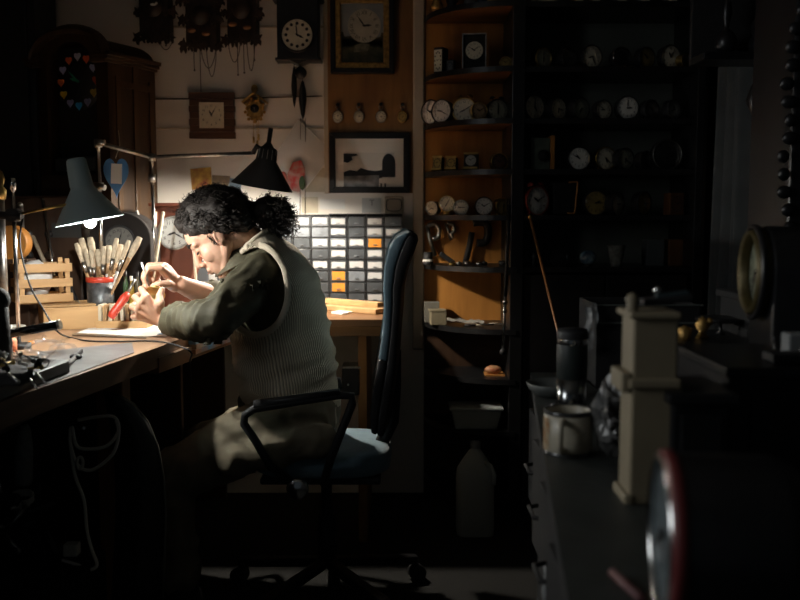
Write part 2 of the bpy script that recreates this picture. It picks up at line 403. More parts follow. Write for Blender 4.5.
# ------------------------------------------------------------------ counter on the right
counter = thing('counter', 'dark counter in the right foreground carrying the speckled mug', 'counter', (.7, 1.4, 0))
c0 = atz(545, 461, .77); c1 = atz(568, 600, .77); sl = (c1.x-c0.x)/(c1.y-c0.y)
xa = c0.x+sl*(2.1-c0.y); xb = c0.x+sl*(.6-c0.y)
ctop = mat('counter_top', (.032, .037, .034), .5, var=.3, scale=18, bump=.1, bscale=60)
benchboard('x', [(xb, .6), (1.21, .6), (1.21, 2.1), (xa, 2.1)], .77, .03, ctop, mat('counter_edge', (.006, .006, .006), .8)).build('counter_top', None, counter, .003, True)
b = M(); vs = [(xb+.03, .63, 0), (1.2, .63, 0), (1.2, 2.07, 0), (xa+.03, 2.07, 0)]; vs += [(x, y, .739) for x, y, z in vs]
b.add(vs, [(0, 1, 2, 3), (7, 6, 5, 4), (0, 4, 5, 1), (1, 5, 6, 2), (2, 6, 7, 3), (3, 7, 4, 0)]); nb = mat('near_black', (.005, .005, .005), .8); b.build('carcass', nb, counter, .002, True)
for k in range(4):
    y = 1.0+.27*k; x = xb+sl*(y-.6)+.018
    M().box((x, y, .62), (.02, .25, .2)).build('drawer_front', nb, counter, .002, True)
    M().tube([(x-.005, y-.04, .62), (x-.03, y-.03, .62), (x-.03, y+.03, .62), (x-.005, y+.04, .62)], .004).build('handle', nb, counter, 0, True)
# ================================================================== LAMPS
lampg = mat('grey_green_enamel', (.42, .54, .55), .35, coat=.3)
bulbm = mat('bulb_cool', (1, .97, .9), emit=GREY_LAMP); bulbw = mat('bulb_warm', (1, .90, .76), emit=BLACK_LAMP)
shin = mat('shade_lining', (.75, .75, .72), .4)
YL = 2.33
top = at(75.5, 158, YL); opn = at(90, 221, YL+.006); ax = (opn-top).normalized(); H_ = (opn-top).length
bpz = at(12, 330, YL); pole = Vector((bpz.x, YL+.02, .79))
lamp = thing('desk_lamp', 'grey-green metal desk lamp with tall necked cone shade, lit, on a chrome pole', 'lamp', pole)
hh = H_*.47
b = M(); b.lathe([(.0001, 0), (.020, .001), (.0245, .006), (.029, hh), (.033, hh+.006), (.0855, H_-.003), (.087, H_-.0008), (.0866, H_), (.0862, H_-.002), (.031, hh+.009), (.026, hh), (.022, .010), (.0001, .009)], top, ax, 40, lampg)
sh_ = b.build('lamp_shade', None, lamp, 0, True)
for k in range(4):     # cooling fins down the neck
    a = -1.9+k*.35; x, y, z, l = basis(top, opn); d = x*math.cos(a)+y*math.sin(a)
    M().bar(top+ax*.012+d*.0245, top+ax*(hh-.004)+d*.0292, .0022, .0022).build('neck_rib', lampg, sh_, 0, True)
M().ball(opn+ax*.003, .0145, bulbm, 20).cyl(opn-ax*.008, opn-ax*.075, .014, .014, 16, white).build('bulb', None, lamp, 0, True)
j0 = at(75, 203, YL-.035); j1 = at(14, 215, YL)
M().cyl(j0, j1, .0035, n=10).cyl(j0-Vector((.004, 0, 0)), j0+Vector((.016, .006, -.003)), .011, n=14).build('arm', brass, lamp, 0, True)
M().cyl(j1+Vector((0, -.02, 0)), j1+Vector((0, .025, 0)), .017, n=18).cyl(j1+Vector((-.03, -.012, 0)), j1+Vector((.024, -.012, -.004)), .010, n=12).build('clamp_knob', blackp, lamp, 0, True)
pt = at(12.5, 178, YL+.02); pole.x = pt.x
M().cyl((pt.x, YL+.02, .80), pt, .0052, n=14).cyl(pt-Vector((0, 0, .03)), pt, .008, n=14).build('pole', chrome, lamp, 0, True)
M().cyl((pt.x, YL+.02, .79), (pt.x, YL+.02, .803), .03, n=24).build('base', blackp, lamp, 0, True)
pts = [j1+Vector((.03, -.02, -.01)), at(20, 245, YL-.03), at(30, 285, YL-.06), at(45, 312, YL-.09), at(56, 330, YL-.12), atz(68, 337, .794), atz(90, 341, .794), atz(120, 341.5, .794), atz(150, 341, .794), atz(172, 344, .796), atz(186, 348, .80)+Vector((0.012, 0, -.01)), at(190, 362, 2.56), at(191, 385, 2.56), at(190, 420, 2.6)]
def spl(P, k=6):
    o = []
    for i in range(len(P)-1):
        a, b_, c, d = P[max(0, i-1)], P[i], P[i+1], P[min(len(P)-1, i+2)]
        for q in range(k):
            f = q/k; o.append(.5*(2*b_+(c-a)*f+(2*a-5*b_+4*c-d)*f*f+(3*b_-a-3*c+d)*f**3))
    return o+[P[-1]]
M().tube(spl(pts), .0024, 8).build('power_cable', blackm, lamp, 0, True)

# black architect lamp: posts, rail and slotted shade
YK = 3.12
al = thing('architect_lamp', 'black slotted work lamp hanging from a chrome rail on two posts behind the bent head', 'lamp', Vector((at(153, 300, YK).x, YK, .79)))
pA = at(98, 143, 2.97); pB = at(152, 157, 3.08)
def post(top_, r):
    q = M(); q.cyl((top_.x, top_.y, .791), top_, r, n=14); return q
post(pA, .0075).build('post', chrome, al, 0, True); post(pB, .0055).build('post', chrome, al, 0, True)
M().tube([pA, pB], .0075, 12).tube([pB, at(253, 153, YK+.01)], .0065, 12).build('rail', steel, al, 0, True)
for q_, r in ((pA, .013), (pB, .012), (at(99, 186, 2.97), .016), (at(152, 178, 3.08), .012)): M().cyl(q_-Vector((0, 0, .014)), q_+Vector((0, 0, .012)), r, n=16).build('joint', steel, al, 0, True)
M().cyl(pA+Vector((0, -.02, 0)), pA+Vector((.03, -.02, 0)), .009, n=12).build('joint_screw', steel, al, 0, True)
M().cyl(at(99, 186, 2.97)+Vector((0, -.015, 0)), at(107, 188, 2.97)+Vector((0, -.02, 0)), .010, n=12).build('joint_screw', steel, al, 0, True)
lt = at(271, 128, YK); lo = at(262, 187, YK+.012); ax2 = (lo-lt).normalized(); L2 = (lo-lt).length
b = M(); z0 = L2*.32; z1 = L2*.55
b.lathe([(.0001, 0), (.008, 0), (.008, z0*.75), (.020, z0), (.030, z0+.004), (.036, z1), (.105, L2-.002), (.107, L2), (.104, L2), (.031, z1+.002), (.027, z0+.006), (.0001, z0+.004)], lt, ax2, 44, blackp)
q_ = b.build('lamp_shade', None, al, 0, True)
x, y, z, l = basis(lt, lo)
for k in range(12):
    a = 2*PI*k/12; d = x*math.cos(a)+y*math.sin(a)
    M().bar(lt+ax2*(z0+.008)+d*.0305, lt+ax2*(z1-.006)+d*.0335, .006, .0015).build('slot', steel, q_, 0, True)
M().ball(lo-ax2*.026, .021, bulbw, 20).cyl(lo-ax2*.038, lo-ax2*.08, .014, .014, 16, white).build('bulb', None, al, 0, True)
M().tube([at(253, 153, YK+.01), at(257, 146, YK), at(262, 150, YK)], .009, 10).build('shade_bracket', blackp, al, 0, True)

# ================================================================== ON THE BENCH
BZ = .79
def on(px, py, z=BZ): return atz(px, py, z)
def quadsheet(pix, z, th=.0012):
    q = [atz(x, y, z) for x, y in pix]; n = len(q)
    b = M(); vs = [v.copy() for v in q]+[v+Vector((0, 0, th)) for v in q]
    a = sum(q[i].x*q[(i+1) % n].y-q[(i+1) % n].x*q[i].y for i in range(n))
    if a < 0: vs = vs[:n][::-1]+vs[n:][::-1]
    b.add(vs, [tuple(range(n))[::-1], tuple(range(n, 2*n))]+[(i, (i+1) % n, n+(i+1) % n, n+i) for i in range(n)]); return b
mm = mat('grey_work_mat', (.20, .205, .21), .33, var=.45, scale=9, bump=.15, bscale=50)
solo(quadsheet([(20, 377), (40, 352), (132, 343), (134, 353), (40, 387)], BZ+.0005, .0015), 'work_mat', mm, 'smooth grey work mat along the front edge of the bench', 'mat', on(80, 365), world=True)
solo(quadsheet([(72, 335), (112, 319), (160, 317), (172, 330), (166, 337)], BZ+.0005, .001), 'paper_sheet', paper, 'white sheet of paper under the hands on the bench', 'paper', on(120, 328), world=True)
solo(quadsheet([(72, 335.4), (73.5, 333.4), (146, 336.8), (146, 338.4)], BZ+.002, .002), 'steel_rule', steel, 'steel rule lying along the near edge of the white paper', 'ruler', on(110, 336), world=True)
# wooden box with brass tube, crate
bx = on(44, 331); dirR = (on(108, 327.5)-bx); dirR.z = 0; wR = dirR.length; angR = math.atan2(dirR.y, dirR.x)
dl = on(17, 328)-bx; dl.z = 0; wL = .15
box = thing('wooden_box', 'low pale wooden box under the slatted crate', 'box', bx, angR)
M().box((wR/2, .006, .034), (wR, .012, .068)).build('front_board', wood_p, box, .0015)
M().box((wR/2, wL, .034), (wR, .012, .068)).build('back_board', wood_p, box, .0015)
for x in (.005, wR-.005): M().box((x, wL/2+.003, .034), (.010, wL-.016, .068)).build('end_board', wood_py, box, .0015)
M().box((wR/2, wL/2, .004), (wR-.02, wL-.02, .008)).build('bottom', wood_p, box)
M().box((wR*.42, wL/2+.02, .071), (wR*.84, wL*.95, .006)).build('lid', wood_p, box, .001)
lid_z = BZ+.0745
cr_a = at(20, 252, 2.72); cr_b = at(58, 254, 2.78)
# slatted crate
crate = thing('slatted_crate', 'small slatted wooden crate with white cloth inside, standing on the wooden box', 'crate', (bx.x-.085, bx.y+.03, lid_z), angR+.12)
cw, cd, chh = .160, .11, .138
for k in range(3):
    z = .018+k*.047
    M().box((cw/2, .003, z), (cw, .006, .026)).build('slat', wood_p, crate, .001)
    M().box((cw/2, cd, z), (cw, .006, .026)).build('slat', wood_p, crate, .001)
    M().box((0.0, cd/2, z), (.006, cd-.014, .026)).build('slat', wood_py, crate, .001)
    M().box((cw, cd/2, z), (.006, cd-.014, .026)).build('slat', wood_py, crate, .001)
for x in (.012, cw-.012):
    for y in (.012, cd-.010): M().box((x, y, chh/2+.002), (.014, .010, chh)).build('corner_post', wood_p, crate, .001)
M().box((cw/2, cd/2, .002), (cw-.03, cd-.03, .004)).build('bottom', wood_p, crate)
b = M(); b.ball((cw*.4, cd/2, .070), (.050, .032, .058), None, 24)
for i, v in enumerate(b.v): b.v[i] = v + Vector((noise.noise(v*40), noise.noise(v*40+Vector((3, 3, 3))), noise.noise(v*50)))*.008
q_ = crate; o = b.build('x', paper); o.name = 'white_cloth'; o.location = Matrix.Translation(crate.location) @ crate.rotation_euler.to_matrix().to_4x4() @ Vector((0, 0, .008)); o.rotation_euler = crate.rotation_euler
tag(o, 'crumpled white cloth stuffed inside the slatted crate', 'cloth')
bc = on(93, 325.5); solo(M().lathe([(.0001, 0), (.0185, 0), (.0185, .055), (.016, .057), (.0001, .057)], (0, 0, 0), (0, 0, 1), 28), 'brass_cylinder', mat('pale_brass', (.75, .55, .28), .35, .9), 'small plain brass cylinder standing before the wooden box', 'metal cylinder', bc)
solo(M().tube([(0, 0, 0), (0, 0, .074), (-.004, 0, .079), (-.014, 0, .079)], .0022, 8), 'bent_rod', steel, 'thin bent metal rod standing upright beside the brass cylinder', 'rod', on(80.5, 326))
solo(M().lathe([(.0001, 0), (.0045, 0), (.0045, .045), (.0001, .047)], n=14), 'small_tube', steel, 'slim metal tube just right of the brass cylinder', 'tube', on(100, 325))
# brush tin
tc_ = on(101, 318); tc_.y = 2.86; tc_.x = at(101, 300, 2.86).x; tc_.z = .79
tin = thing('brush_tin', 'tin with a red rim full of paint brushes at the back of the bench', 'tin', tc_)
TH = at(101, 277.5, 2.86).z-.79
M().lathe([(.0001, 0), (.042, 0), (.042, TH-.012), (.040, TH-.012), (.040, .003), (.0001, .003)], n=32, m=mat('printed_tin', (.16, .17, .18), .4, .4, var=.7, scale=40)).build('body', None, tin)
M().lathe([(.0425, TH-.014), (.0445, TH-.012), (.0445, TH+.002), (.0425, TH+.003), (.040, TH+.001), (.040, TH-.014), (.0425, TH-.014)], n=32, m=red).build('rim', None, tin)
bh = mat('pale_bristle', (.56, .47, .34), .8, var=.25, scale=90); wdh = mat('brush_handle_wood', (.42, .26, .13), .5, var=.3, scale=30); gry = mat('grey_handle', (.42, .40, .38), .5)
tips = [(76, 243, -8), (81, 238, 4), (85, 249, -3), (90, 237, 10), (91, 250, -12), (98, 249, 8), (104, 246, -6), (109, 245, 12), (117, 238, -4), (121, 244, 6), (129, 240, 0), (140, 237, -8)]
for k, (px_, py_, dy) in enumerate(tips):
    tip = at(px_, py_, 2.86+dy*.0022); bs = tc_+Vector(((px_-104)/40*-.012, dy*.0014, .012)); d = (tip-bs).normalized(); L_ = (tip-bs).length
    m1 = (wdh, gry, wdh)[k % 3]; rt = thing('paint_brush', f'paint brush with pale bristles in the red-rimmed tin, {ORD[k] if k < 11 else "rightmost"} of the fan', 'brush', bs, 0, 'paint brushes in the tin')
    M().cyl(bs, bs+d*L_*.62, 0.0032, .0052, 10).build('handle', m1, rt, 0, True)
    M().cyl(bs+d*L_*.62, bs+d*L_*.76, .0055, .0075, 12).build('ferrule', (steel, wdh)[k % 2], rt, 0, True)
    w = .0115 if k % 2 else .0085
    x, y, z, l = basis(bs, tip); b = M(); b.lathe([(.0072, 0), (w*.9, L_*.07), (w, L_*.16), (w*.75, L_*.235), (.0001, L_*.24)], bs+d*L_*.76, d, 12, bh, True); b.build('bristles', None, rt, 0, True)
# bottle, red-handled pliers/screwdriver
sc0 = on(112, 322); a_ = at(110, 318, 2.66); c_ = at(128, 293, 2.70); t_ = at(135, 279, 2.72); a_.z = max(a_.z, .803)
st = thing('screwdriver', 'large red-handled screwdriver leaning at the back of the bench', 'screwdriver', a_)
x, y, z, l = basis(a_, c_); b = M(); b.lathe([(.0001, 0), (.010, .002), (.013, .012), (.012, l*.5), (.0135, l*.8), (.009, l), (.0001, l)], a_, c_-a_, 12, red, True); b.build('handle', None, st, 0, True)
M().cyl(c_-(c_-a_)*.05, t_, .004, .0045, 10).build('blade', steel, st, 0, True)
bt = on(122, 321); bo = thing('small_bottle', 'small dark glass bottle with a square white cap beside the screwdriver', 'bottle', bt)
M().lathe([(.0001, 0), (.013, 0), (.014, .004), (.014, .024), (.008, .031), (.008, .036), (.0001, .036)], n=20, m=mat('dark_glass', (.03, .03, .025), .1, coat=.5)).build('body', None, bo)
M().box((0, 0, .044), (.019, .019, .017)).build('cap', white, bo, .003)
# small bottles and sticks behind
for k, (px_, hh_, c) in enumerate(((126, 271, (.05, .10, .05)), (132, 276, (.38, .26, .05)), (138, 272, (.10, .09, .06)), (144, 278, (.35, .27, .10)))):
    p_ = Vector((at(px_, 300, 2.9).x, 2.9, .79)); t1_ = at(px_, hh_, 2.9).z-.79
    r_ = thing('slim_bottle', ('slim green bottle', 'slim yellow-brown bottle', 'slim dark bottle', 'slim ochre bottle')[k]+' in the row behind the raised hand', 'bottle', p_, 0, 'slim bottles behind the hands')
    M().lathe([(.0001, 0), (.0085, 0), (.0085, t1_*.75), (.004, t1_*.85), (.004, t1_*.92)], n=16, m=mat('tint%d' % k, c, .25, coat=.3)).build('body', None, r_)
    M().lathe([(.005, t1_*.9), (.005, t1_), (.0001, t1_)], n=12, m=(blackp, white)[k == 1]).build('cap', None, r_)
rk = thing('card_tray', 'low wooden tray of small cards behind the bench edge', 'tray', Vector((at(124, 300, 2.8).x, 2.8, .79)))
M().box((0, 0, .012), (.16, .07, .022)).build('tray', wood_p, rk, .002)
for k in range(9): M().box((-.068+k*.017, 0, .048), (.010, .055, .05), rot=(0, .12*math.sin(k), 0)).build('card', (card, wdh)[k % 2], rk)
# glass domes / film lids and loose tools in the lit left area
def dome(px_, py_, r, h, lab, z=BZ+.002):
    p_ = on(px_, py_, z); t = thing('glass_dome', lab, 'glass cover', p_)
    M().lathe([(r, 0), (r*1.0, h*.45), (r*.86, h*.8), (r*.5, h*.97), (.0001, h), ], n=32, m=glass).build('cover', None, t)
    pass
    M().ball((0, 0, h+.005), .006, glass, 12).build('knob', None, t)
    return p_
dome(30, 366, .042, .036, 'low clear glass dome near the grey mat, furthest left'); dome(45, 355, .048, .040, 'larger clear glass dome between the crate and the grey mat'); dome(63, 352, .035, .022, 'flat clear glass cover right of the larger dome')
for (a0, a1, m_, nm, lab) in (((19, 347), (33, 342), orange, 'orange_stick', 'orange plastic stick lying left of the glass domes'),):
    p0, p1 = on(*a0, BZ+.006), on(*a1, BZ+.006); solo(M().bar(p0, p1, .010, .010), nm, m_, lab, 'stick', p0, world=True, bevel=.002)
p_ = on(12, 352); solo(M().lathe([(.0001, 0), (.013, 0), (.013, .03), (.009, .036), (.0001, .036)], n=18), 'small_pot', mat('pink_orange', (.8, .28, .15), .5), 'small salmon-coloured pot at the far left of the bench', 'pot', p_)
tb = on(14, 336); tubt = thing('clear_tub', 'small clear plastic tub before the chrome lamp pole', 'tub', tb)
M().lathe([(.0001, 0), (.024, 0), (.030, .026), (.033, .028), (.033, .030), (.028, .030), (.0225, .002), (.0001, .002)], n=28, m=mat('milky_plastic', (.55, .55, .5), .35, coat=.2)).build('tub', None, tubt)
p0, p1 = on(65, 367, BZ+.008), on(82, 351, BZ+.008)
tw = thing('small_clamp', 'small black clamp tool lying on the grey mat', 'tool', p0)
M().cyl(p0, p0.lerp(p1, .5), .005, .0055, 10).build('handle', blackp, tw, 0, True)
M().ball(p0.lerp(p1, .62), (.016, .010, .007), None, 14).bar(p0.lerp(p1, .5), p1, .005, .009).build('jaw', blackp, tw, 0, True)
sc = thing('scissors', 'small black-handled scissors by the orange stick', 'scissors', on(30, 359))
for k, (qx, qy, rr) in enumerate(((19, 356, .010), (30, 357, .013))):
    c0_ = on(qx, qy, BZ+.005); M().tube([c0_+Vector((math.cos(a)*rr*1.5, math.sin(a)*rr, 0)) for a in [2*PI*i/20 for i in range(20)]], .0022, 6, closed=True).build('finger_loop', blackp, sc, 0, True)
M().bar(on(20, 355, BZ+.004), on(8, 350, BZ+.004), .004, .003).build('blade', steel, sc, 0, True)
# black bar magnifier in the left foreground
YM = 2.05
arm = thing('magnifier_arm', 'black cylindrical arm with a shiny top reaching in from the left edge over the bench', 'lamp arm', Vector((at(4, 300, YM).x, YM, BZ)))
M().cyl(at(8, 334, YM), at(60, 324.5, YM), .0105, n=20).build('arm', mat('gloss_black', (.015, .015, .015), .25, coat=.5), arm, 0, True)
M().cyl(at(58, 324.8, YM), at(60.5, 324.3, YM), .0115, n=20).build('end_cap', steel, arm, 0, True)
M().cyl((at(10, 330, YM).x, YM, BZ), at(10, 325, YM), .004, n=10).build('rod', steel, arm, 0, True)
b = M(); q0 = at(-3, 330, YM-.05); b.cyl(Vector((q0.x, q0.y, BZ)), at(-3, 292, YM-.05), .028, .022, 18).ball(at(-4, 300, YM-.05), .03, None, 18).ball(at(-2, 330, YM-.05), .026, None, 18); b.build('motor_housing', blackm, arm, 0, True)
# machine clutter bottom left and flat black tray
tray = thing('black_tray', 'shallow black tray overhanging the left end of the bench edge', 'tray', on(30, 395))
p0, p1, p2, p3 = on(-40, 418, BZ+.002), on(37, 391, BZ+.002), on(72, 377, BZ+.002), on(0, 372, BZ+.002)
e_d = (p2-p1); e_d.z = 0
q = [on(38, 388, BZ+.002), on(73, 374, BZ+.002), on(70, 363, BZ+.002), on(36, 372, BZ+.002)]
q = [on(-30, 413, BZ+.002), on(70, 372, BZ+.002), on(70, 372, BZ+.002)+Vector((-.13, .05, 0)), on(-30, 413, BZ+.002)+Vector((-.2, 0, 0))]
b = M(); vs = q+[v+Vector((0, 0, .026)) for v in q]; b.add(vs, [(0, 1, 2, 3), (7, 6, 5, 4), (0, 4, 5, 1), (1, 5, 6, 2), (2, 6, 7, 3), (3, 7, 4, 0)])
b.build('tray_body', mat('tray_black', (.010, .010, .011), .5), tray, .002, True)
rn = random.Random(5)
mc_ = thing('small_lathe', 'dark little machine of brass and steel bits at the left end of the bench', 'machine', on(12, 385, BZ+.028))
c0_ = on(10, 384, BZ+.03)
M().box(c0_+Vector((-.02, .01, .012)), (.10, .06, .024)).build('bed', blackm, mc_, .003, True)
for k in range(26):
    v = c0_+Vector((rn.uniform(-.07, .055), rn.uniform(-.03, .04), .024+rn.uniform(0, .035))); d = Vector((rn.uniform(-1, 1), rn.uniform(-1, 1), rn.uniform(-.6, .6))).normalized()
    mt = (steel, blackp, brass, blackm)[k % 4]; b = M()
    if k % 3 == 0: b.lathe([(.0001, 0), (.011, 0), (.011, .003), (.004, .003), (.004, .009), (.0001, .009)], v, d, 16, mt)
    elif k % 3 == 1: b.cyl(v, v+d*.035, .0028, n=8, m=mt).ball(v+d*.035, .005, mt, 8)
    else: b.tube([v+Vector((math.cos(a)*.010, math.sin(a)*.010*d.x, math.sin(a)*.008)) for a in [2*PI*i/12 for i in range(12)]], .0014, 5, mt, closed=True)
    b.build(('wheel', 'lever', 'ring')[k % 3], None, mc_, 0, True)
for k, (a0, a1) in enumerate((((24, 371), (37, 388)), ((32, 368), (46, 383)))):
    solo(M().tube([on(*a0, BZ+.037), on(*a1, BZ+.037)], .0018, 6), 'needle_file', steel, ('left', 'right')[k]+' of two thin needle files lying across the black tray', 'file', on(*a0), world=True, group='needle files')
# magazines on the leaf
dx = Vector((g2.x-g1.x, g2.y-g1.y, 0)).normalized(); mats_ = (mat('cover0', (.14, .38, .68), .35, col2=(.72, .30, .08), scale=13), mat('cover1', (.18, .42, .70), .35, col2=(.75, .48, .25), scale=11), mat('cover2', (.45, .20, .08), .35, col2=(.6, .5, .38), scale=22), mat('cover3', (.12, .38, .72), .35, col2=(.3, .45, .6), scale=26))
for k, lab in enumerate(('blue and orange magazine, lowest in the pile on the pull-out shelf', 'blue and tan magazine in the middle of the pile at the elbow', 'thick blue magazine topmost of the pile on the pull-out shelf under the elbow')):
    mo = thing('magazine', lab, 'magazine', Vector((g1.x+.006, g1.y+.01, .7348+k*.0146)), math.atan2(dx.y, dx.x), 'magazines on the pull-out shelf')
    M().box((.16, .062, .0071 if k < 2 else .0146), (.30-.012*(k % 2), .12, .014 if k < 2 else .029)).build('cover', mats_[(0, 1, 3)[k]], mo, .0008); M().box((.16, .063, .0071 if k < 2 else .0146), (.296-.012*(k % 2), .1205, .010 if k < 2 else .024)).build('pages', paper, mo)

# ================================================================== UNDER THE BENCH
cord = mat('pale_cord', (.80, .76, .66), .6)
def P(px_, py_, Y=2.15): return at(px_, py_, Y)
pts = [P(78, 420), P(96, 417), P(114, 417), P(119, 430), P(114, 452), P(98, 467), P(86, 470), P(76, 462), P(70, 440), P(72, 427), P(77, 446), P(92, 449), P(108, 445), P(118, 432), P(116, 420)]
b = M(); b.tube(spl(pts), .0045, 8); b.tube(spl([P(70, 440), P(75, 475), P(84, 500), P(87, 530), P(92, 550), P(97, 565), P(88, 570), P(78, 565), P(62, 560)]), .0045, 8)
b.tube([P(80+3*math.sin(t*3), 463+6*math.cos(t*3), 2.14) for t in [i/9 for i in range(20)]], .004, 6)
solo(b, 'coiled_cord', cord, 'pale electrical cord looped and hanging under the left bench', 'cord', P(90, 440), world=True)
M_ = M().cyl(P(84, 428, 2.13), P(84, 428, 2.19), .004, n=10); solo(M_, 'hook_screw', steel, 'small steel hook screw holding the cord loop', 'hook', P(84, 428, 2.19), world=True)
bt = thing('spray_bottle', 'pale hanging bottle shape under the far left of the bench', 'bottle', Vector((P(24, 500).x, 2.15, .33)))
z_ = P(0, 480).z
M().lathe([(.0001, 0), (.019, .002), (.022, .02), (.021, .09), (.015, .135), (.009, .15), (.0001, .151)], (P(24, 500).x, 2.15, P(0, 485).z), (.06, 0, 1), 24, mat('cloudy_plastic', (.34, .36, .34), .5, var=.3, scale=50)).build('body', None, bt, 0, True)
b = M(); c0_ = P(22, 495); b.tube([c0_+Vector((math.cos(a)*.027, math.sin(a)*.012, .010*math.sin(a*1.0)-.004*(a/6))) for a in [i*.5 for i in range(50)]], .0035, 6); b.build('cable_coil', cord, bt, 0, True)
ms = thing('bench_motor', 'dark cast motor unit with levers under the left bench', 'machine', (P(30, 560).x, 2.15, 0))
M().box((P(30, 560).x, 2.2, .14), (.30, .22, .28)).build('casing', blackm, ms, .01, True)
rn = random.Random(9)
for k in range(16):
    v = P(rn.uniform(2, 62), rn.uniform(500, 560), 2.08); d = Vector((rn.uniform(-1, 1), -.3, rn.uniform(-1, 1))).normalized()
    mt = (blackp, steel, blackm)[k % 3]
    (M().cyl(v, v+d*.07, .006, n=10, m=mt) if k % 2 else M().lathe([(.0001, 0), (.018, 0), (.018, .01), (.006, .012), (.006, .03), (.0001, .03)], v, (0, -1, .2), 18, mt)).build(('flange', 'lever')[k % 2], None, ms, 0, True)
M().tube([P(-4, 405+k*12, 2.0) for k in range(14)], .003, 6).build('conduit', steel, ms, 0, True)
solo(M().box(P(72, 549, 2.12), (.034, .03, .030)), 'plug_box', mat('pale_plastic', (.5, .5, .46), .5), 'pale square plug box by the cord under the bench', 'plug', P(72, 549, 2.12), world=True, bevel=.003)
b = M(); c0_ = P(80, 600, 2.2); b.lathe([(.0001, 0), (.055, .004), (.062, .03), (.062, .10), (.055, .13), (.0001, .134)], Vector((c0_.x, 2.25, .0)), (0, 0, 1), 24); solo(b, 'amber_pot', mat('amber_glaze', (.30, .16, .03), .3), 'rounded amber pot on the floor under the bench', 'pot', (c0_.x, 2.25, 0), world=True)
# leather lap apron hanging from the bench edge
b = M(); nx, nz = 24, 20; vs = []
edge = [(102, 392), (118, 394), (134, 404), (148, 422), (158, 447), (164, 478), (166, 510), (165, 545), (163, 600)]
for j in range(nz+1):
    t = j/nz; k = t*(len(edge)-1); i0 = min(int(k), len(edge)-2); f = k-i0
    ex_, ey = edge[i0][0]*(1-f)+edge[i0+1][0]*f, edge[i0][1]*(1-f)+edge[i0+1][1]*f
    for i in range(nx+1):
        u = i/nx; vs.append(at(ex_*u+104*(1-u), ey*u + (392+t*208)*(1-u), 2.26+.02*math.sin(u*5+t*2)-.03*math.sin(PI*u)))
b.add(vs, [(j*(nx+1)+i, (j+1)*(nx+1)+i, (j+1)*(nx+1)+i+1, j*(nx+1)+i+1) for j in range(nz) for i in range(nx)], None, True)
o = solo(b, 'leather_apron', mat('dark_leather', (.02, .02, .018), .5, bump=.2, bscale=60), 'dark leather catch-apron hanging below the bench before the knees', 'apron', at(110, 400, 2.26), world=True)
o.modifiers.new('s', 'SOLIDIFY').thickness = .003
M().tube([at(x_, y_, 2.255) for x_, y_ in edge], .0028, 6).build('edge_piping', mat('piping', (.20, .19, .16), .6), None, 0).name = 'edge_piping_tmp'
ep = bpy.data.objects['edge_piping_tmp']; ep.name = 'edge_piping'; ep.parent = o; ep.location = -Vector(o.location)

# ================================================================== AGAINST THE BACK, LEFT: clutter
pc = thing('mantel_clock', 'dark round-topped wooden mantel clock behind the brushes', 'clock', Vector((at(125, 300, 3.08).x, 3.10, .79)))
hM = at(0, 212, 3.06).z-.79; c0_ = at(125, 241, 3.04)
b = M(); w = .105; poly = [(-w, 0), (w, 0), (w, hM-.09)]+[(w*math.cos(a), hM-.09+.09*math.sin(a)) for a in [PI*i/16 for i in range(1, 16)]]+[(-w, hM-.09)]
b.ex(poly, .12, mat('ebonised_wood', (.010, .007, .006), .85, var=.3, scale=20), -.06); b.build('case', None, pc, .004)
b = dial_mesh(.046, mat('dim_dial', (.12, .12, .11), .5), 0, 'roman'); b.X = Matrix.Identity(4); o = b.build('dial', None, pc); o.location = (0, -.063, c0_.z-.79)
o2 = hands_mesh(.042, 6, 3).build('hands', None, pc); o2.location = (0, -.065, c0_.z-.79)
M().lathe([(.046, 0), (.052, -.004), (.054, .003)], (0, -.062, c0_.z-.79), (0, 1, 0), 36, blackp).build('bezel', None, pc)
labw0 = mat('dull_label', (.35, .34, .31), .7)
# orange-red bracket clock right of it
rc = thing('bracket_clock', 'orange-red wooden clock with white dial beside the man\'s forehead', 'clock', Vector((at(178, 300, 3.2).x, 3.22, .79)))
hR = at(0, 203, 3.2).z-.79; cz = at(0, 233, 3.14).z-.79; w = at(201, 0, 3.2).x-at(178, 0, 3.2).x
rw = mat('red_orange_wood', (.17, .04, .014), .65, wood='z', scale=12, col2=(.10, .025, .01))
b = M(); b.ex([(-w*.8, 0), (w*.8, 0), (w*.72, .06), (w*.55, .10), (w, hR-.19), (w, hR-.012), (-w, hR-.012), (-w, hR-.19), (-w*.55, .10), (-w*.72, .06)], .10, rw, -.05); b.build('case', None, rc, .003)
M().box((0, 0, hR-.006), (w*2.15, .12, .012)).build('cornice', rw, rc, .002)
for s_ in (-1, 1): M().bar((s_*w*.92, -.056, .12), (s_*w*.78, -.056, hR-.03), .010, .008).build('pilaster', mat('ivory', (.6, .52, .40), .5), rc, .001)
o = dial_mesh(.053, mat('cool_white_dial', (.62, .64, .62), .4), 0, 'arabic').build('dial', None, rc); o.location = (0, -.053, cz)
o = hands_mesh(.05, 8, 20).build('hands', None, rc); o.location = (0, -.055, cz)
M().lathe([(.053, 0), (.058, -.005), (.061, .002)], (0, -.051, cz), (0, 1, 0), 36, steel).build('bezel', None, rc)
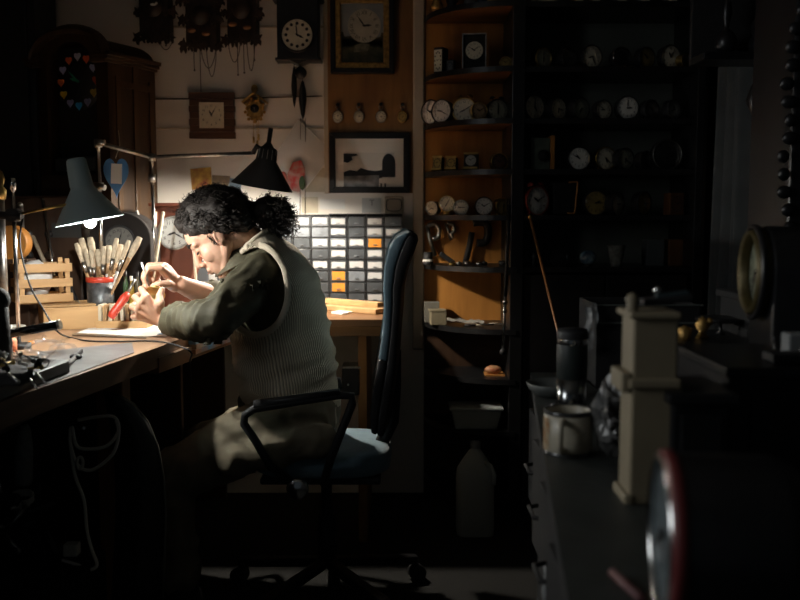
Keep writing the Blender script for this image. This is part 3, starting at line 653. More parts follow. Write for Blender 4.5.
for px_, w_px, pt_, c, lab in ((203, 12, 262, (.07, .08, .09), 'dark grey box behind the forearm, just right of the red clock'), (213, 9, 256, (.30, .31, .31), 'pale grey carton behind the man\'s chin'), (223, 11, 266, (.05, .055, .06), 'dark square tin behind the man\'s chin'), (235, 12, 250, (.16, .17, .17), 'grey box behind the man\'s neck')):
    Yb = 3.33; hh_ = at(0, pt_, Yb).z-.79; w_ = w_px*Yb/900
    t = thing('storage_box', lab, 'box', Vector((at(px_, 300, Yb).x, Yb, .7905)), 0, 'small boxes at the back of the wall desk')
    M().box((0, .05, hh_/2), (w_*.94, .10, hh_)).build('body', mat('box%d' % px_, c, .6), t, .002); M().box((0, .05, hh_-.012), (w_*.97, .104, .02)).build('lid', mat('box%d' % px_, c), t, .002); M().box((0, -.001, hh_*.5), (w_*.6, .002, .03)).build('label_card', labw0, t)
# heart on the dark wood
hr = thing('paper_heart', 'blue paper heart with a white note pinned beside the grey lamp', 'decoration', at(116, 175, 3.02))
poly = []
for i in range(48):
    t = 2*PI*i/48; x_ = 16*math.sin(t)**3; z_ = 13*math.cos(t)-5*math.cos(2*t)-2*math.cos(3*t)-math.cos(4*t); poly.append((x_/16*.042, z_/15*.068*(1.0)))
b = M(); b.ex(poly, .002, cloth_b, 0); b.build('heart', None, hr)
M().box((.002, -.0012, .004), (.036, .001, .066), rot=(0, .05, 0)).build('note', paper, hr)
M().tube([(0, .001, .055), (.01, .02, .10), (.0, .04, .15)], .0008, 5).build('string', cord, hr)
# tall pale box, radio and rods in the dark
dk = [((24, 262, 3.0), (20, 205, 3.0), .010, steel, 'thin steel rod leaning far left behind the crate'), ((45, 240, 3.0), (43, 200, 3.05), .006, chrome, 'short bright chrome rod behind the desk lamp arm'),
      ((62, 292, 3.0), (30, 238, 3.08), .007, wood_b, 'dark wooden handle leaning behind the crate'), ((68, 290, 3.0), (47, 232, 3.1), .009, blackp, 'black tool handle leaning behind the crate'),
      ((147, 270, 3.05), (137, 212, 3.12), .006, gry, 'grey handled tool leaning right of the mantel clock'), ((154, 262, 2.96), (163, 213, 3.0), .0055, bh, 'pale wooden stick leaning on the red clock'), ((56, 290, 2.98), (33, 237, 3.0), .007, bh, 'pale bristle brush leaning behind the crate')]
for a0, a1, r_, m_, lab in dk:
    p0, p1 = at(*a0), at(*a1); d = (p0-p1).normalized(); zz = .771 if p0.y < 2.99 else .796; p0.x = p1.x+(p0.x-p1.x)*(p1.z-zz)/(p1.z-p0.z); p0.z = zz
    solo(M().cyl(p0, p1, r_*.7, r_, 10).ball(p1, r_*1.05, None, 10), 'leaning_tool', m_, lab, 'tool', p0, world=True)
rd = thing('radio', 'old dark radio in the shadow behind the crate', 'radio', Vector((at(36, 300, 3.1).x, 3.12, .79)))
hD = at(0, 196, 3.1).z-.79
M().box((0, 0, hD/2), (.36, .12, hD)).build('cabinet', wood_d, rd, .008)
for k in range(4):
    for j in range(3): M().lathe([(.0001, 0), (.014, 0), (.014, .008), (.0001, .010)], (-.14+k*.07, -.06, hD*.35+j*.07), (0, -1, 0), 16, (steel, blackp)[(k+j) % 2]).build('dial_knob', None, rd)
M().box((.13, -.062, hD*.72), (.1, .006, .05)).build('scale_plate', mat('dull_plate', (.04, .045, .045), .4), rd)
wc = thing('round_wood_box', 'round light wooden box behind the chrome pole at the left edge', 'box', Vector((at(14, 300, 2.85).x, 2.85, .79)))
zc = at(0, 243, 2.85).z-.79; M().cyl((0, .03, zc), (0, -.02, zc), .055, n=36).build('drum', wood_o, wc, .003)
M().box((0, .005, (zc-.05)/2), (.12, .07, zc-.05)).build('stand', wood_d, wc, .003)
bl = thing('brass_burner', 'brass and glass instrument on a rod at the left edge', 'instrument', Vector((at(4, 300, 2.5).x, 2.5, .79)))
zt = at(0, 168, 2.5).z-.79
M().cyl((0, 0, 0), (0, 0, zt-.06), .012, n=18).build('glass_column', steel, bl)
M().lathe([(.0001, zt-.09), (.016, zt-.085), (.019, zt-.06), (.010, zt-.05), (.016, zt-.03), (.010, zt-.01), (.0001, zt)], n=24, m=brass).build('brass_head', None, bl)

# ================================================================== LONGCASE CLOCK
lc0 = at(38, 100, 3.36); an = R(-24)
lc = thing('longcase_clock', 'tall brown arch-topped clock with coloured hearts for numerals, in the left corner', 'clock', Vector((lc0.x, lc0.y, .79)), an)
hoodm = mat('clock_case_wood', (.068, .034, .012), .5, wood='z', scale=10, col2=(.032, .015, .006))
Wc, Dc = .33, .235; zt = at(0, 62, 3.36).z-.79; zap = at(0, 29, 3.3).z-.79; zb = at(0, 175, 3.3).z-.79
arc = [(Wc/2 + .115*math.cos(a), zt + (zap-.02-zt)*math.sin(a)) for a in [PI*i/16 for i in range(17)]]
poly = [(0, 0), (Wc, 0), (Wc, zt)] + arc + [(0, zt)]
dz = at(0, 80, 3.3).z-.79; dr = .104; dcx = .160
# front ring with arched opening
op = [(dcx+.11*math.cos(a), dz+.012+.115*math.sin(a)) for a in [PI*i/16 for i in range(17)]]+[(dcx-.10, zb), (dcx+.10, zb)]
b = M(); b.ex([(0, 0), (.042, 0), (.042, zt), (0, zt)], .02, hoodm); b.ex([(Wc, 0), (Wc-.05, 0), (Wc-.05, zt), (Wc, zt)], .02, hoodm); b.ex([(.042, 0), (Wc-.05, 0), (Wc-.05, zb), (.042, zb)], .02, hoodm)
outer = [(Wc*.5+Wc*.5*math.cos(a), zt+(zap-.02-zt)*math.sin(a)) for a in [PI*i/20 for i in range(21)]]
inner = [(dcx+.115*math.cos(a), dz+.012+.125*math.sin(a)) for a in [PI*i/20 for i in range(21)]]
for i in range(20): b.ex([outer[i], outer[i+1], inner[i+1], inner[i]], .02, hoodm)
b.ex([(Wc, zt), (inner[0][0], inner[0][1]), (Wc-.05, zb), (Wc, zb)], .02, hoodm); b.ex([(0, zt), (0, zb), (.042, zb), inner[20]], .02, hoodm)
b.build('hood_front', None, lc)
b = M(); b.box((Wc-.008, Dc/2+.02, zt/2), (.016, Dc, zt)).box((.008, Dc/2+.02, zt/2), (.016, Dc, zt)).box((Wc/2, Dc+.01, (zt)/2), (Wc, .012, zt)); b.build('hood_side', hoodm, lc, .002)
b = M(); b.box((Wc+.004, Dc/2+.02, .5), (.006, .024, .8)).box((Wc+.004, .045, zt*.62), (.006, .022, zt*.62)).box((Wc+.004, Dc-.01, zt*.62), (.006, .022, zt*.62)).box((Wc+.004, Dc/2+.02, zt*.9), (.006, Dc-.04, .022)); b.build('side_panel_moulding', mat('moulding_wood', (.08, .04, .014), .4, wood='z', scale=10), lc, .001)
M().box((dcx, .05, zt*.55), (.205, .01, zt*1.0)).build('dial_board', blackm, lc)
b = M(); k = 24      # arched cornice swept over the hood and round the side
vs = []; fs = []
pr = [(-.028, .0), (-.034, .012), (-.024, .024), (-.012, .030), (.0, .03), (.0, 0)]
path = [(Wc*.5+Wc*.5*math.cos(a), zt+(zap-.02-zt)*math.sin(a)) for a in [PI*i/k for i in range(k+1)]]
for i, (x_, z_) in enumerate(path):
    a = PI*i/k; nx_, nz_ = math.cos(a), math.sin(a)*.8+.3
    for y_, h_ in pr: vs.append((x_+nx_*h_*.5, y_, z_+h_*nz_))
for i in range(k):
    for j in range(6): fs.append((i*6+j, i*6+(j+1) % 6, (i+1)*6+(j+1) % 6, (i+1)*6+j))
b.add(vs, fs, hoodm); b.add([(x_, 0, z_) for x_, z_ in path]+[(x_, Dc+.02, z_) for x_, z_ in path], [(i, i+1, k+1+i+1, k+1+i) for i in range(k)], hoodm, True)
b.build('arched_cornice', None, lc)
b = M()
for h_, d_, z_ in ((.014, .030, 0), (.012, .022, -.013), (.010, .012, -.023)): b.box((Wc+d_/2-.002, Dc/2, zt+.006+z_), (d_, Dc+.05, h_)).box((Wc-.03+d_/2, -.012, zt+.006+z_), (.06+d_, .026, h_))
b.build('side_cornice', hoodm, lc, .002)
b = M()
for h_, d_, z_ in ((.014, .030, 0), (.012, .022, -.013), (.010, .012, -.023)): b.box((.01-d_/2, -.012, zt+.006+z_), (.05+d_, .026, h_))
b.build('corner_cornice', hoodm, lc, .002)
cols = [(.42, .42, .52), (.55, .10, .03), (.22, .25, .42), (.42, .08, .03), (.42, .30, .05), (.22, .2, .32), (.03, .25, .50), (.18, .19, .36), (.75, .42, .02), (.62, .13, .02), (.28, .3, .5), (.58, .12, .03)]
hd = M().lathe([(.0001, 0), (dr, 0), (dr, .003), (.0001, .003)], (0, 0, 0), (0, 1, 0), 48, blackp).build('dial', None, lc); hd.location = (dcx, .040, dz)
hp = []
for i in range(24):
    t = 2*PI*i/24; hp.append((math.sin(t)**3*.0155, (13*math.cos(t)-5*math.cos(2*t)-2*math.cos(3*t)-math.cos(4*t))/15*.0155))
for i in range(12):
    a = 2*PI*i/12; b = M(); q = [(x_+math.sin(a)*.082, z_+math.cos(a)*.088) for x_, z_ in hp]
    b.ex(q, .003, mat('heart%d' % i, tuple(min(.9, q_*1.5) for q_ in cols[i]), .5)); o = b.build('heart_marker', None, hd); o.location = (0, -.005, 0)
o = hands_mesh(.075, 8.75, 52, mat('green_hand', (.02, .30, .17), .5)).build('hands', None, lc); o.location = (dcx, .034, dz); o.scale = (1, 1, 1)
M().box((dcx, .02, zb+.04), (.19, .03, .05)).build('carved_ledge', mat('dull_plate', (.04, .045, .045), .4), lc, .006)

# ================================================================== ON THE BACK WALL
def wp(px_, py_, off=.0): return at(px_, py_, YB-off)
KW = 3.6/900
# cuckoo clocks
cuck = mat('carved_dark_wood', (.045, .024, .012), .55, var=.5, scale=40, bump=.5, bscale=60)
def leafrow(b, x0, x1, z, n, s_, seed):
    rr = random.Random(seed)
    for k in range(n):
        x_ = x0+(x1-x0)*(k+.5)/n+rr.uniform(-.004, .004); a = rr.uniform(-.8, .8); L_ = s_*rr.uniform(.8, 1.25); y_ = -rr.uniform(.075, .105)
        poly = []
        for i in range(14):
            t = 2*PI*i/14; r_ = L_*(.55+.22*math.cos(5*t)); poly.append((x_+math.sin(t+a)*r_*.75, z+math.cos(t+a)*r_+rr.uniform(-.004, .004)))
        b.ex(poly, .012, cuck, y_)
def cuckoo(px0, px1, pyb, lab, chains, seed, bird=False):
    x0, x1 = wp(px0, 0, .08).x, wp(px1, 0, .08).x; zb_ = wp(0, pyb, .08).z; xc = (x0+x1)/2; w = (x1-x0)/2
    t = thing('cuckoo_clock', lab, 'clock', Vector((xc, YB-.001, zb_)), 0, 'carved cuckoo clocks at the top of the wall')
    b = M(); b.ex([(-w*.72, .03), (w*.72, .03), (w*.72, .26), (0, .36), (-w*.72, .26)], .075, cuck, -.08); b.build('case', None, t, .002)
    b = M(); b.bar((-w*1.05, -.05, .235), (0, -.05, .375), .13, .014).bar((w*1.05, -.05, .235), (0, -.05, .375), .13, .014); b.build('roof', cuck, t, .002)
    b = M(); leafrow(b, -w*.95, w*.95, .022, 7, .034, seed); leafrow(b, -w, -w*.6, .12, 2, .034, seed+1); leafrow(b, w*.6, w, .12, 2, .034, seed+2); leafrow(b, -w, -w*.6, .19, 2, .034, seed+3); leafrow(b, w*.6, w, .19, 2, .034, seed+4); leafrow(b, -w*.7, w*.7, .24, 4, .03, seed+5)
    b.build('carved_leaves', None, t, .001)
    o = M().lathe([(.0001, 0), (.036, 0), (.036, .006), (.0001, .006)], (0, 0, 0), (0, 1, 0), 28, mat('dark_dial', (.04, .025, .018), .5)).build('dial', None, t); o.location = (0, -.098, .135)
    if bird:
        b = M(); b.ball((.006, -.108, .142), (.012, .006, .005), mat('pale_bird', (.6, .6, .55), .6), 12).ball((.018, -.108, .147), .005, MAT['pale_bird'], 10); b.build('bird', None, t)
    else:
        for i in range(2): o = M().ball((0, 0, 0), (.016, .008, .009), mat('painted_bird', (.22, .10, .04), .5), 14).build('bird', None, t); o.location = (-.03+.055*i, -.112, .075-.012*i)
    for cx_, L_, loop in chains:
        x_ = (cx_-(px0+px1)/2)*KW
        if loop:
            pts_ = [Vector((x_-loop*KW/2+loop*KW*i/12, -.06, .03-L_*KW*math.sin(PI*i/12)**.6)) for i in range(13)]
        else: pts_ = [Vector((x_, -.06, .03)), Vector((x_, -.06, .03-L_*KW*.5)), Vector((x_+.001, -.06, .03-L_*KW))]
        q = spl(pts_, 3); b = M(); b.tube(q, .0016, 5)
        if not loop: b.ball(q[-1], .004, None, 8)
        b.build('chain', mat('dark_chain', (.06, .045, .03), .5, .6), t)
cuckoo(133, 174, 44, 'plain dark cuckoo clock with a small white bird, directly above the longcase clock', [(163, 8, 0), (163, 12, 14)], 1, True)
cuckoo(179, 222, 52, 'cuckoo clock with spiky leaf carving at the bottom, middle one of three', [(192, 24, 0), (198, 52, 0), (206, 22, 15), (209, 30, 10)], 11)
cuckoo(221, 262, 46, 'cuckoo clock with two reddish birds, right-hand of three beside the black wall clock', [(233, 22, 12), (236, 34, 0), (242, 32, 0), (249, 30, 8), (252, 20, 0)], 21)
# square striped wood clock
sq = thing('square_wall_clock', 'square wall clock of dark striped wood with a square white dial', 'clock', wp(213, 116, 0)-Vector((0, 0, 0)))
hw = 22.5*KW; strip = mat('striped_wood', (.13, .06, .03), .5, wood='x', scale=12, col2=(.05, .022, .012))
for k in range(7):
    z_ = -hw+(k+.5)*2*hw/7; M().box((0, -.014, z_), (2*hw-(k % 2)*.006, .024, 2*hw/7-.0012)).build('board', strip, sq, .001)
dw = 12*KW; b = M(); b.box((0, -.0285, 0), (2*dw, .004, 2*dw*1.04), cream)
for i in range(12):
    a = 2*PI*i/12; put_text(b, str(i or 12), math.sin(a)*dw*.76, -.0312, math.cos(a)*dw*.76, .013, blackink)
o = b.build('dial', None, sq); hands_mesh(.042, 11.1, 5, None, -.0305).build('hands', None, sq)
# little gilt cuckoo
gc = thing('gilt_wall_clock', 'tiny gilt carved wall clock with hanging weights above the black lamp', 'clock', wp(256, 109, .0))
b = M(); b.ex([(-.028, -.03), (0, -.05), (.028, -.03), (.034, .01), (.018, .03), (-.018, .03), (-.034, .01)], .03, gilt, -.032); b.build('case', None, gc, .003)
b = M(); b.bar((-.048, -.024, .020), (0, -.024, .058), .05, .008).bar((.048, -.024, .020), (0, -.024, .058), .05, .008).ball((0, -.03, .075), (.014, .008, .016), None, 12); b.build('roof', gilt, gc, .001)
rr = random.Random(4); b = M()
for k in range(18):
    a = 2*PI*k/18; b.ball((math.sin(a)*.031*(1+.2*(k % 2)), -.032, -.008+math.cos(a)*.036*(1+.25*(k % 2))), (.007, .005, .007), None, 8)
b.build('carving', gilt, gc)
b = M(); b.lathe([(.0001, 0), (.017, 0), (.017, .003), (.0001, .003)], (0, -.037, -.002), (0, 1, 0), 24, blackp); b.build('dial', None, gc)
hands_mesh(.015, 9, 30, steel, -.039).build('hands', None, gc)
for x_, L_ in ((-.008, .07), (.006, .085), (.012, .06)): M().tube([(x_, -.02, -.04), (x_, -.02, -.04-L_)], .0012, 5).cyl((x_, -.02, -.04-L_), (x_, -.02, -.065-L_), .004, n=8).build('weight', brass, gc)
# black wall clock
bw = thing('black_wall_clock', 'black pedimented wall clock with round cream dial and dark pendulum', 'clock', wp(300, 30, 0))
w = 22*KW; b = M(); b.ex([(-w, -.13), (w, -.13), (w*.9, -.118), (w*.9, .10), (-w*.9, .10), (-w*.9, -.118)], .09, black, -.09)
b.ex([(-w*1.0, -.132), (-w*.6, -.122), (0, -.145), (w*.6, -.122), (w, -.132), (w, -.12), (-w, -.12)], .09, black, -.088); b.build('case', None, bw, .003)
b = M(); b.ex([(-w*1.12, .098), (w*1.12, .098), (w*1.12, .115), (w*.4, .14), (0, .155), (-w*.4, .14), (-w*1.12, .115)], .11, black, -.105); b.build('pediment', None, bw, .003)
o = dial_mesh(15*KW*.97, cream, 0, 'dots').build('dial', None, bw); o.location = (-.001, -.094, at(0, 35, 3.53).z-wp(0, 30).z)
o1 = hands_mesh(14*KW, 2.95, 59, None).build('hands', None, bw); o1.location = o.location; o1.location.y -= .003
M().lathe([(.058, 0), (.063, -.006), (.066, .003)], o.location, (0, 1, 0), 40, black).build('bezel', None, bw)
b = M(); b.tube([(.004, -.045, -.12), (.004, -.045, -.165)], .003, 6).lathe([(.0001, -.006), (.022, -.004), (.024, 0), (.022, .004), (.0001, .006)], (.006, -.045, -.172), (0, 1, 0), 24); b.build('pendulum', black, bw)
def feather(px_, py0, py1, w_, lab):
    p0 = wp(px_, py0, .035); p1 = wp(px_, py1, .035); L_ = p0.z-p1.z
    o = solo(M().lathe([(.0001, 0), (w_*.5, L_*.15), (w_, L_*.5), (w_*.8, L_*.75), (w_*.35, L_*.95), (.0001, L_)], (0, 0, -L_), (0, 0, 1), 20).tube([(0, 0, 0), (0, .03, .03)], .0012, 5), 'clock_weight', black, lab, 'clock weight', p0, group='dark clock weights')
feather(294, 66, 108, .012, 'left-hand slim black clock weight hanging under the black wall clock'); feather(302.5, 80, 120, .016, 'right-hand longer black clock weight hanging under the black wall clock')
for k, x_ in enumerate((300.5, 305.5)):
    solo(M().tube([wp(x_, 118, .02), wp(x_-.5, 215, .012)], .0012, 5), 'wall_string', mat('dark_chain', (0, 0, 0)), ('left', 'right')[k]+' of two thin dark cords hanging over the clear diamond bag', 'cord', wp(x_, 118, .02), world=True, group='thin cords on the wall')
solo(M().tube([wp(154, 99, .006), wp(230, 98.5, .006), wp(270, 97.5, .006), wp(322, 96, .006)], .0028, 6), 'wall_cable', mat('brown_cable', (.06, .045, .03), .6), 'thin brown cable running level along the wall behind the square clock', 'cable', wp(154, 99), world=True)
# clear bag (diamond) with red flower picture
dg = thing('clear_plastic_bag', 'clear plastic bag hung by one corner like a diamond on the wall', 'bag', wp(305, 162, .0))
cpt = [wp(298, 120, .012), wp(334, 152, .008), wp(303, 192, .014), wp(272, 160, .02)]
b = M(); o_ = dg.location; n = 10; vs = []
for off in (0, 1):
    for i in range(n+1):
        for j in range(n+1):
            u, v = i/n, j/n; p_ = cpt[0]*(1-u)*(1-v)+cpt[1]*u*(1-v)+cpt[2]*u*v+cpt[3]*(1-u)*v; bu = .010*math.sin(PI*u)*math.sin(PI*v)+.003*noise.noise(Vector((u*4, v*4, off)))
            vs.append(p_+Vector((0, -bu if off else bu*.2, 0)))
K_ = (n+1)**2
b.add(vs, [(k*K_+i*(n+1)+j, k*K_+i*(n+1)+j+1, k*K_+(i+1)*(n+1)+j+1, k*K_+(i+1)*(n+1)+j) for k in (0, 1) for i in range(n) for j in range(n)], mat('milky_film', (.80, .78, .75), .3, alpha=.8), True)
b.build('bag', None, dg, 0, True)
b = M(); b.tube(cpt, .0022, 6, mat('white_seam', (.85, .84, .8), .4), closed=True); b.build('seam', None, dg, 0, True)
b = M(); q = [wp(x_, y_, .03) for x_, y_ in ((288, 172), (293, 162), (301, 160), (305, 168), (304, 182), (299, 192), (290, 190), (286, 180))]
b.add(q+[v+Vector((0, .003, 0)) for v in q], [tuple(range(8))[::-1], tuple(range(8, 16))]+[(i, (i+1) % 8, 8+(i+1) % 8, 8+i) for i in range(8)])
rp = thing('flower_picture', 'red flower picture with green leaf tucked at the foot of the clear bag', 'picture', wp(296, 176, .03))
b.build('flower', mat('poppy_red', (.6, .04, .035), .5, col2=(.5, .32, .28), scale=45), rp, 0, True)
M().ball(wp(302, 183, .034), (.012, .002, .028), None, 14).build('leaf', mat('leaf_green', (.05, .10, .04), .6), rp, 0, True)
M().ball(wp(283, 179, .03), (.016, .002, .030), None, 14).build('petal', MAT['poppy_red'], rp, 0, True)
# cards on the wall: (corners px), colour, label
def wallcard(pix, m_, lab, nm='postcard', off=.004, cat='card'):
    q = [wp(x_, y_, off) for x_, y_ in pix]; n = len(q); b = M(); b.add([v.copy() for v in q]+[v+Vector((0, .0015, 0)) for v in q], [tuple(range(n))[::-1], tuple(range(n, 2*n))]+[(i, (i+1) % n, n+(i+1) % n, n+i) for i in range(n)])
    return solo(b, nm, m_, lab, cat, q[0], world=True)
wallcard([(190, 169), (211, 167), (212, 188), (192, 190)], mat('post_a', (.62, .40, .07), .6, col2=(.20, .03, .015), scale=22), 'yellow and red postcard on the wall above the man\'s head')
wallcard([(212, 175), (230, 176), (230, 192), (212, 191)], mat('post_b', (.16, .11, .07), .5, col2=(.30, .20, .10), scale=28), 'brown postcard right of the yellow one', off=.002)
wallcard([(245, 157), (256, 164), (234, 196), (226, 189)], white, 'white tilted leaflet with a blue foot left of the black lamp', off=.006)
wallcard([(230, 178), (242, 180), (240, 194), (228, 192)], mat('blue_print', (.16, .24, .32), .5), 'blue card under the tilted leaflet', off=.007)
for k, (x0, y0, x1, y1, m_, lab) in enumerate(((286, 193, 300, 213, paper, 'narrow white sheet beside the flower picture foot'), (302, 197, 318, 213, card, 'buff sheet taped below the diamond bag'), (320, 199, 345, 209, paper, 'white label strip directly under the framed photograph\'s left corner'),
        (362, 198, 381, 213, mat('clear_pocket', (.5, .5, .48), .3), 'pale pocket with a small T mark above the drawers'), (305, 168, 326, 192, card, 'buff sheet behind the lower edge of the diamond bag'))):
    o = wallcard([(x0, y0), (x1, y0), (x1, y1), (x0, y1)], m_, lab, 'paper_note', .003+.001*k, 'paper')
b = M(); put_text(b, 'T', wp(372, 203, .010).x, wp(372, 203, .010).y, wp(372, 203, .010).z, .034, mat('pencil_grey', (.16, .16, .16), .7)); o = b.build('printed_mark', None, bpy.data.objects['paper_note.003'], 0, True)
sw = thing('wall_socket_plate', 'rounded-square cream switch plate at the right above the drawers', 'switch', wp(394, 205, .0))
b = M(); b.box((0, -.005, 0), (19*KW, .009, 17*KW)); b.build('plate', trimw, sw, .006)
M().tube([(.03*math.copysign(abs(math.cos(t))**.5, math.cos(t)), -.0105, .024*math.copysign(abs(math.sin(t))**.5, math.sin(t))) for t in [2*PI*i/32 for i in range(32)]], .0022, 6, mat('grey_rubber', (.12, .12, .11), .6), closed=True).build('groove_ring', None, sw)

# painting clock on the wood panel
YP = 3.594
pcx, pcy = 362.5, 30; pl = thing('picture_clock', 'gilt and black framed painting with a Roman-numeral clock dial in its sky', 'clock', Vector((at(pcx, 0, YP).x, YP, at(0, 30, YP).z)))
def px2(x_, y_): q = at(x_, y_, YP-.03); return q.x-pl.location.x, q.z-pl.location.z
x0, zb_ = px2(330.5, 73); x1, _ = px2(394, 73); zt_ = .139
def frame(x0, x1, z0, z1, w_, d0, d1, m_, nm, par, bev=.002):
    b = M()
    for s_ in (0, 1):
        b.ex([(x0, z0), (x0, z1), (x0+w_, z1-w_), (x0+w_, z0+w_)] if s_ == 0 else [(x1, z0), (x1, z1), (x1-w_, z1-w_), (x1-w_, z0+w_)], d1-d0, m_, d0)
        b.ex([(x0, z0), (x1, z0), (x1-w_, z0+w_), (x0+w_, z0+w_)] if s_ == 0 else [(x0, z1), (x1, z1), (x1-w_, z1-w_), (x0+w_, z1-w_)], d1-d0, m_, d0)
    return b.build(nm, None, par, bev)
frame(x0, x1, zb_, zt_, .019, -.034, -.002, black, 'outer_frame', pl)
frame(x0+.019, x1-.019, zb_+.019, zt_-.019, .022, -.028, -.006, gilt, 'gilt_frame', pl)
b = M()
for x_ in (x0+.036, x1-.036):
    for k in range(34): b.ball((x_, -.029, zb_+.04+k*.008), .003, None, 6)
for z_ in (zb_+.036,):
    for k in range(24): b.ball((x0+.04+k*.0078, -.029, z_), .003, None, 6)
b.build('beading', gilt, pl)
ix0, ix1, iz0, iz1 = x0+.041, x1-.041, zb_+.041, zt_-.041
hz = px2(0, 42)[1]
b = M(); b.box(((ix0+ix1)/2, -.010, (hz+iz1)/2), (ix1-ix0, .004, iz1-hz), mat('painted_sky', (.20, .25, .28), .6, col2=(.34, .36, .36), scale=9)); b.box(((ix0+ix1)/2, -.010, (hz+iz0)/2), (ix1-ix0, .004, hz-iz0), mat('painted_wood', (.03, .04, .02), .6, col2=(.09, .09, .05), scale=30))
rr = random.Random(2)
for k in range(16):
    x_ = ix0+(ix1-ix0)*(k+.5)/16; h_ = .012+.03*abs(x_/(ix1-ix0)*2)**1.5*rr.uniform(.5, 1.2)
    b.ex([(x_+math.cos(t)*.011*rr.uniform(.8, 1.2), hz+math.sin(t)*h_) for t in [2*PI*i/10 for i in range(10)]], .002, MAT['painted_wood'], -.0135)
b.ex([(-.035, hz-.035), (-.01, hz-.035), (.02, hz-.03), (.03, hz-.005), (.0, hz), (-.03, hz-.01)], .001, mat('painted_tower', (.26, .25, .18), .6, col2=(.10, .10, .07), scale=30), -.0142)
b.build('painting', None, pl)
dz_ = px2(0, 25)
o = dial_mesh(.064, mat('aged_dial', (.55, .52, .42), .6, var=.2, scale=20), 0, 'roman').build('dial', None, pl); o.location = (px2(364, 0)[0], -.016, dz_[1])
o1 = hands_mesh(.058, 2, 54).build('hands', None, pl); o1.location = (o.location.x, -.018, o.location.z)
# four pocket watches
for k, x_ in enumerate((338, 359, 381, 402.5)):
    lab = ('leftmost silver pocket watch hanging below the picture clock', 'second silver pocket watch from the left below the picture clock', 'third silver pocket watch from the left below the picture clock', 'gold-faced pocket watch, rightmost of the hanging four')[k]
    w_ = thing('pocket_watch', lab, 'pocket watch', at(x_, 117, YP), 0, 'pocket watches hung on the wood panel')
    b = M(); b.lathe([(.0001, -.002), (.016, -.003), (.021, -.008), (.021, -.014), (.0001, -.0145)], (0, 0, 0), (0, 1, 0), 28, (steel, gilt)[k == 3]); b.build('case', None, w_); w_.children[0].scale = (1, 1, 1.15)
    d_ = dial_mesh(.0175, (cream, golddial)[k == 3], 0, 'dots' if k != 1 else 'roman').build('dial', None, w_); d_.location = (0, -.0165, 0); d_.scale = (1, 1, 1.12)
    h_ = hands_mesh(.016, 12.1+k, 5+k*9).build('hands', None, w_); h_.location = (0, -.0175, 0)
    b = M(); b.cyl((0, -.010, .023), (0, -.010, .031), .004, n=10).tube([(math.cos(t)*.008, -.010, .037+math.sin(t)*.008) for t in [2*PI*i/14 for i in range(14)]], .0016, 6, closed=True); b.build('bow', steel, w_)
    M().cyl((0, 0, .045), (0, -.014, .047), .0045, n=10).ball((0, -.014, .047), .007, None, 10).build('hook', blackp, w_)
# framed photograph
fp = thing('framed_photograph', 'black framed black-and-white landscape photograph on the wood panel', 'picture', at(369.5, 163, YP))
wx, wz = 39.5*KW, 29.5*KW
frame(-wx, wx, -wz, wz, .024, -.022, -.002, black, 'frame', fp)
M().box((0, -.006, 0), (2*wx-.04, .004, 2*wz-.04)).build('mount', mat('grey_mount', (.82, .77, .70), .6), fp)
b = M(); kx = KW; X0, X1 = -25*kx, 26*kx; dkp = mat('photo_black', (.015, .015, .015), .4); gk = mat('photo_grey', (.13, .13, .13), .4, col2=(.30, .30, .30), scale=30)
def q2(x_, y_): return ((x_-369.5)*kx, (163-y_)*kx)
b.ex([q2(344, 153), q2(394, 153), q2(394, 188), q2(344, 188)], .001, mat('photo_sky', (.66, .62, .56), .4), -.0092)
b.ex([q2(344, 172), q2(350, 170), q2(357, 171), q2(361, 168), q2(368, 170), q2(375, 171), q2(382, 170), q2(382, 188), q2(344, 188)], .001, dkp, -.0098)
b.ex([q2(344, 176), q2(379, 175), q2(379, 187), q2(344, 187)], .001, gk, -.0102)
arch_ = [q2(382, 177), q2(382, 166)]+[q2(388.5-6.5*math.cos(t), 163-9*math.sin(t)) for t in [PI*i/10 for i in range(11)]]+[q2(395, 177)]
b.ex(arch_, .001, dkp, -.0106); b.ex([q2(379, 178), q2(403, 178), q2(403, 189), q2(379, 189)], .001, mat('grey_mount', (0, 0, 0)), -.0108)
b.ex([q2(344, 154), q2(357, 154), q2(358, 156), q2(352, 157), q2(353, 160), q2(348, 163), q2(344, 162)], .001, dkp, -.0106)
for x_ in (381, 385): b.ex([q2(x_-.8, 188), q2(x_+.8, 188), q2(x_+.8, 183), q2(x_-.8, 183)], .001, dkp, -.0114)
b.build('photo_print', None, fp)
M().box((0, -.016, 0), (2*wx-.046, .001, 2*wz-.046)).build('glazing', glass, fp)

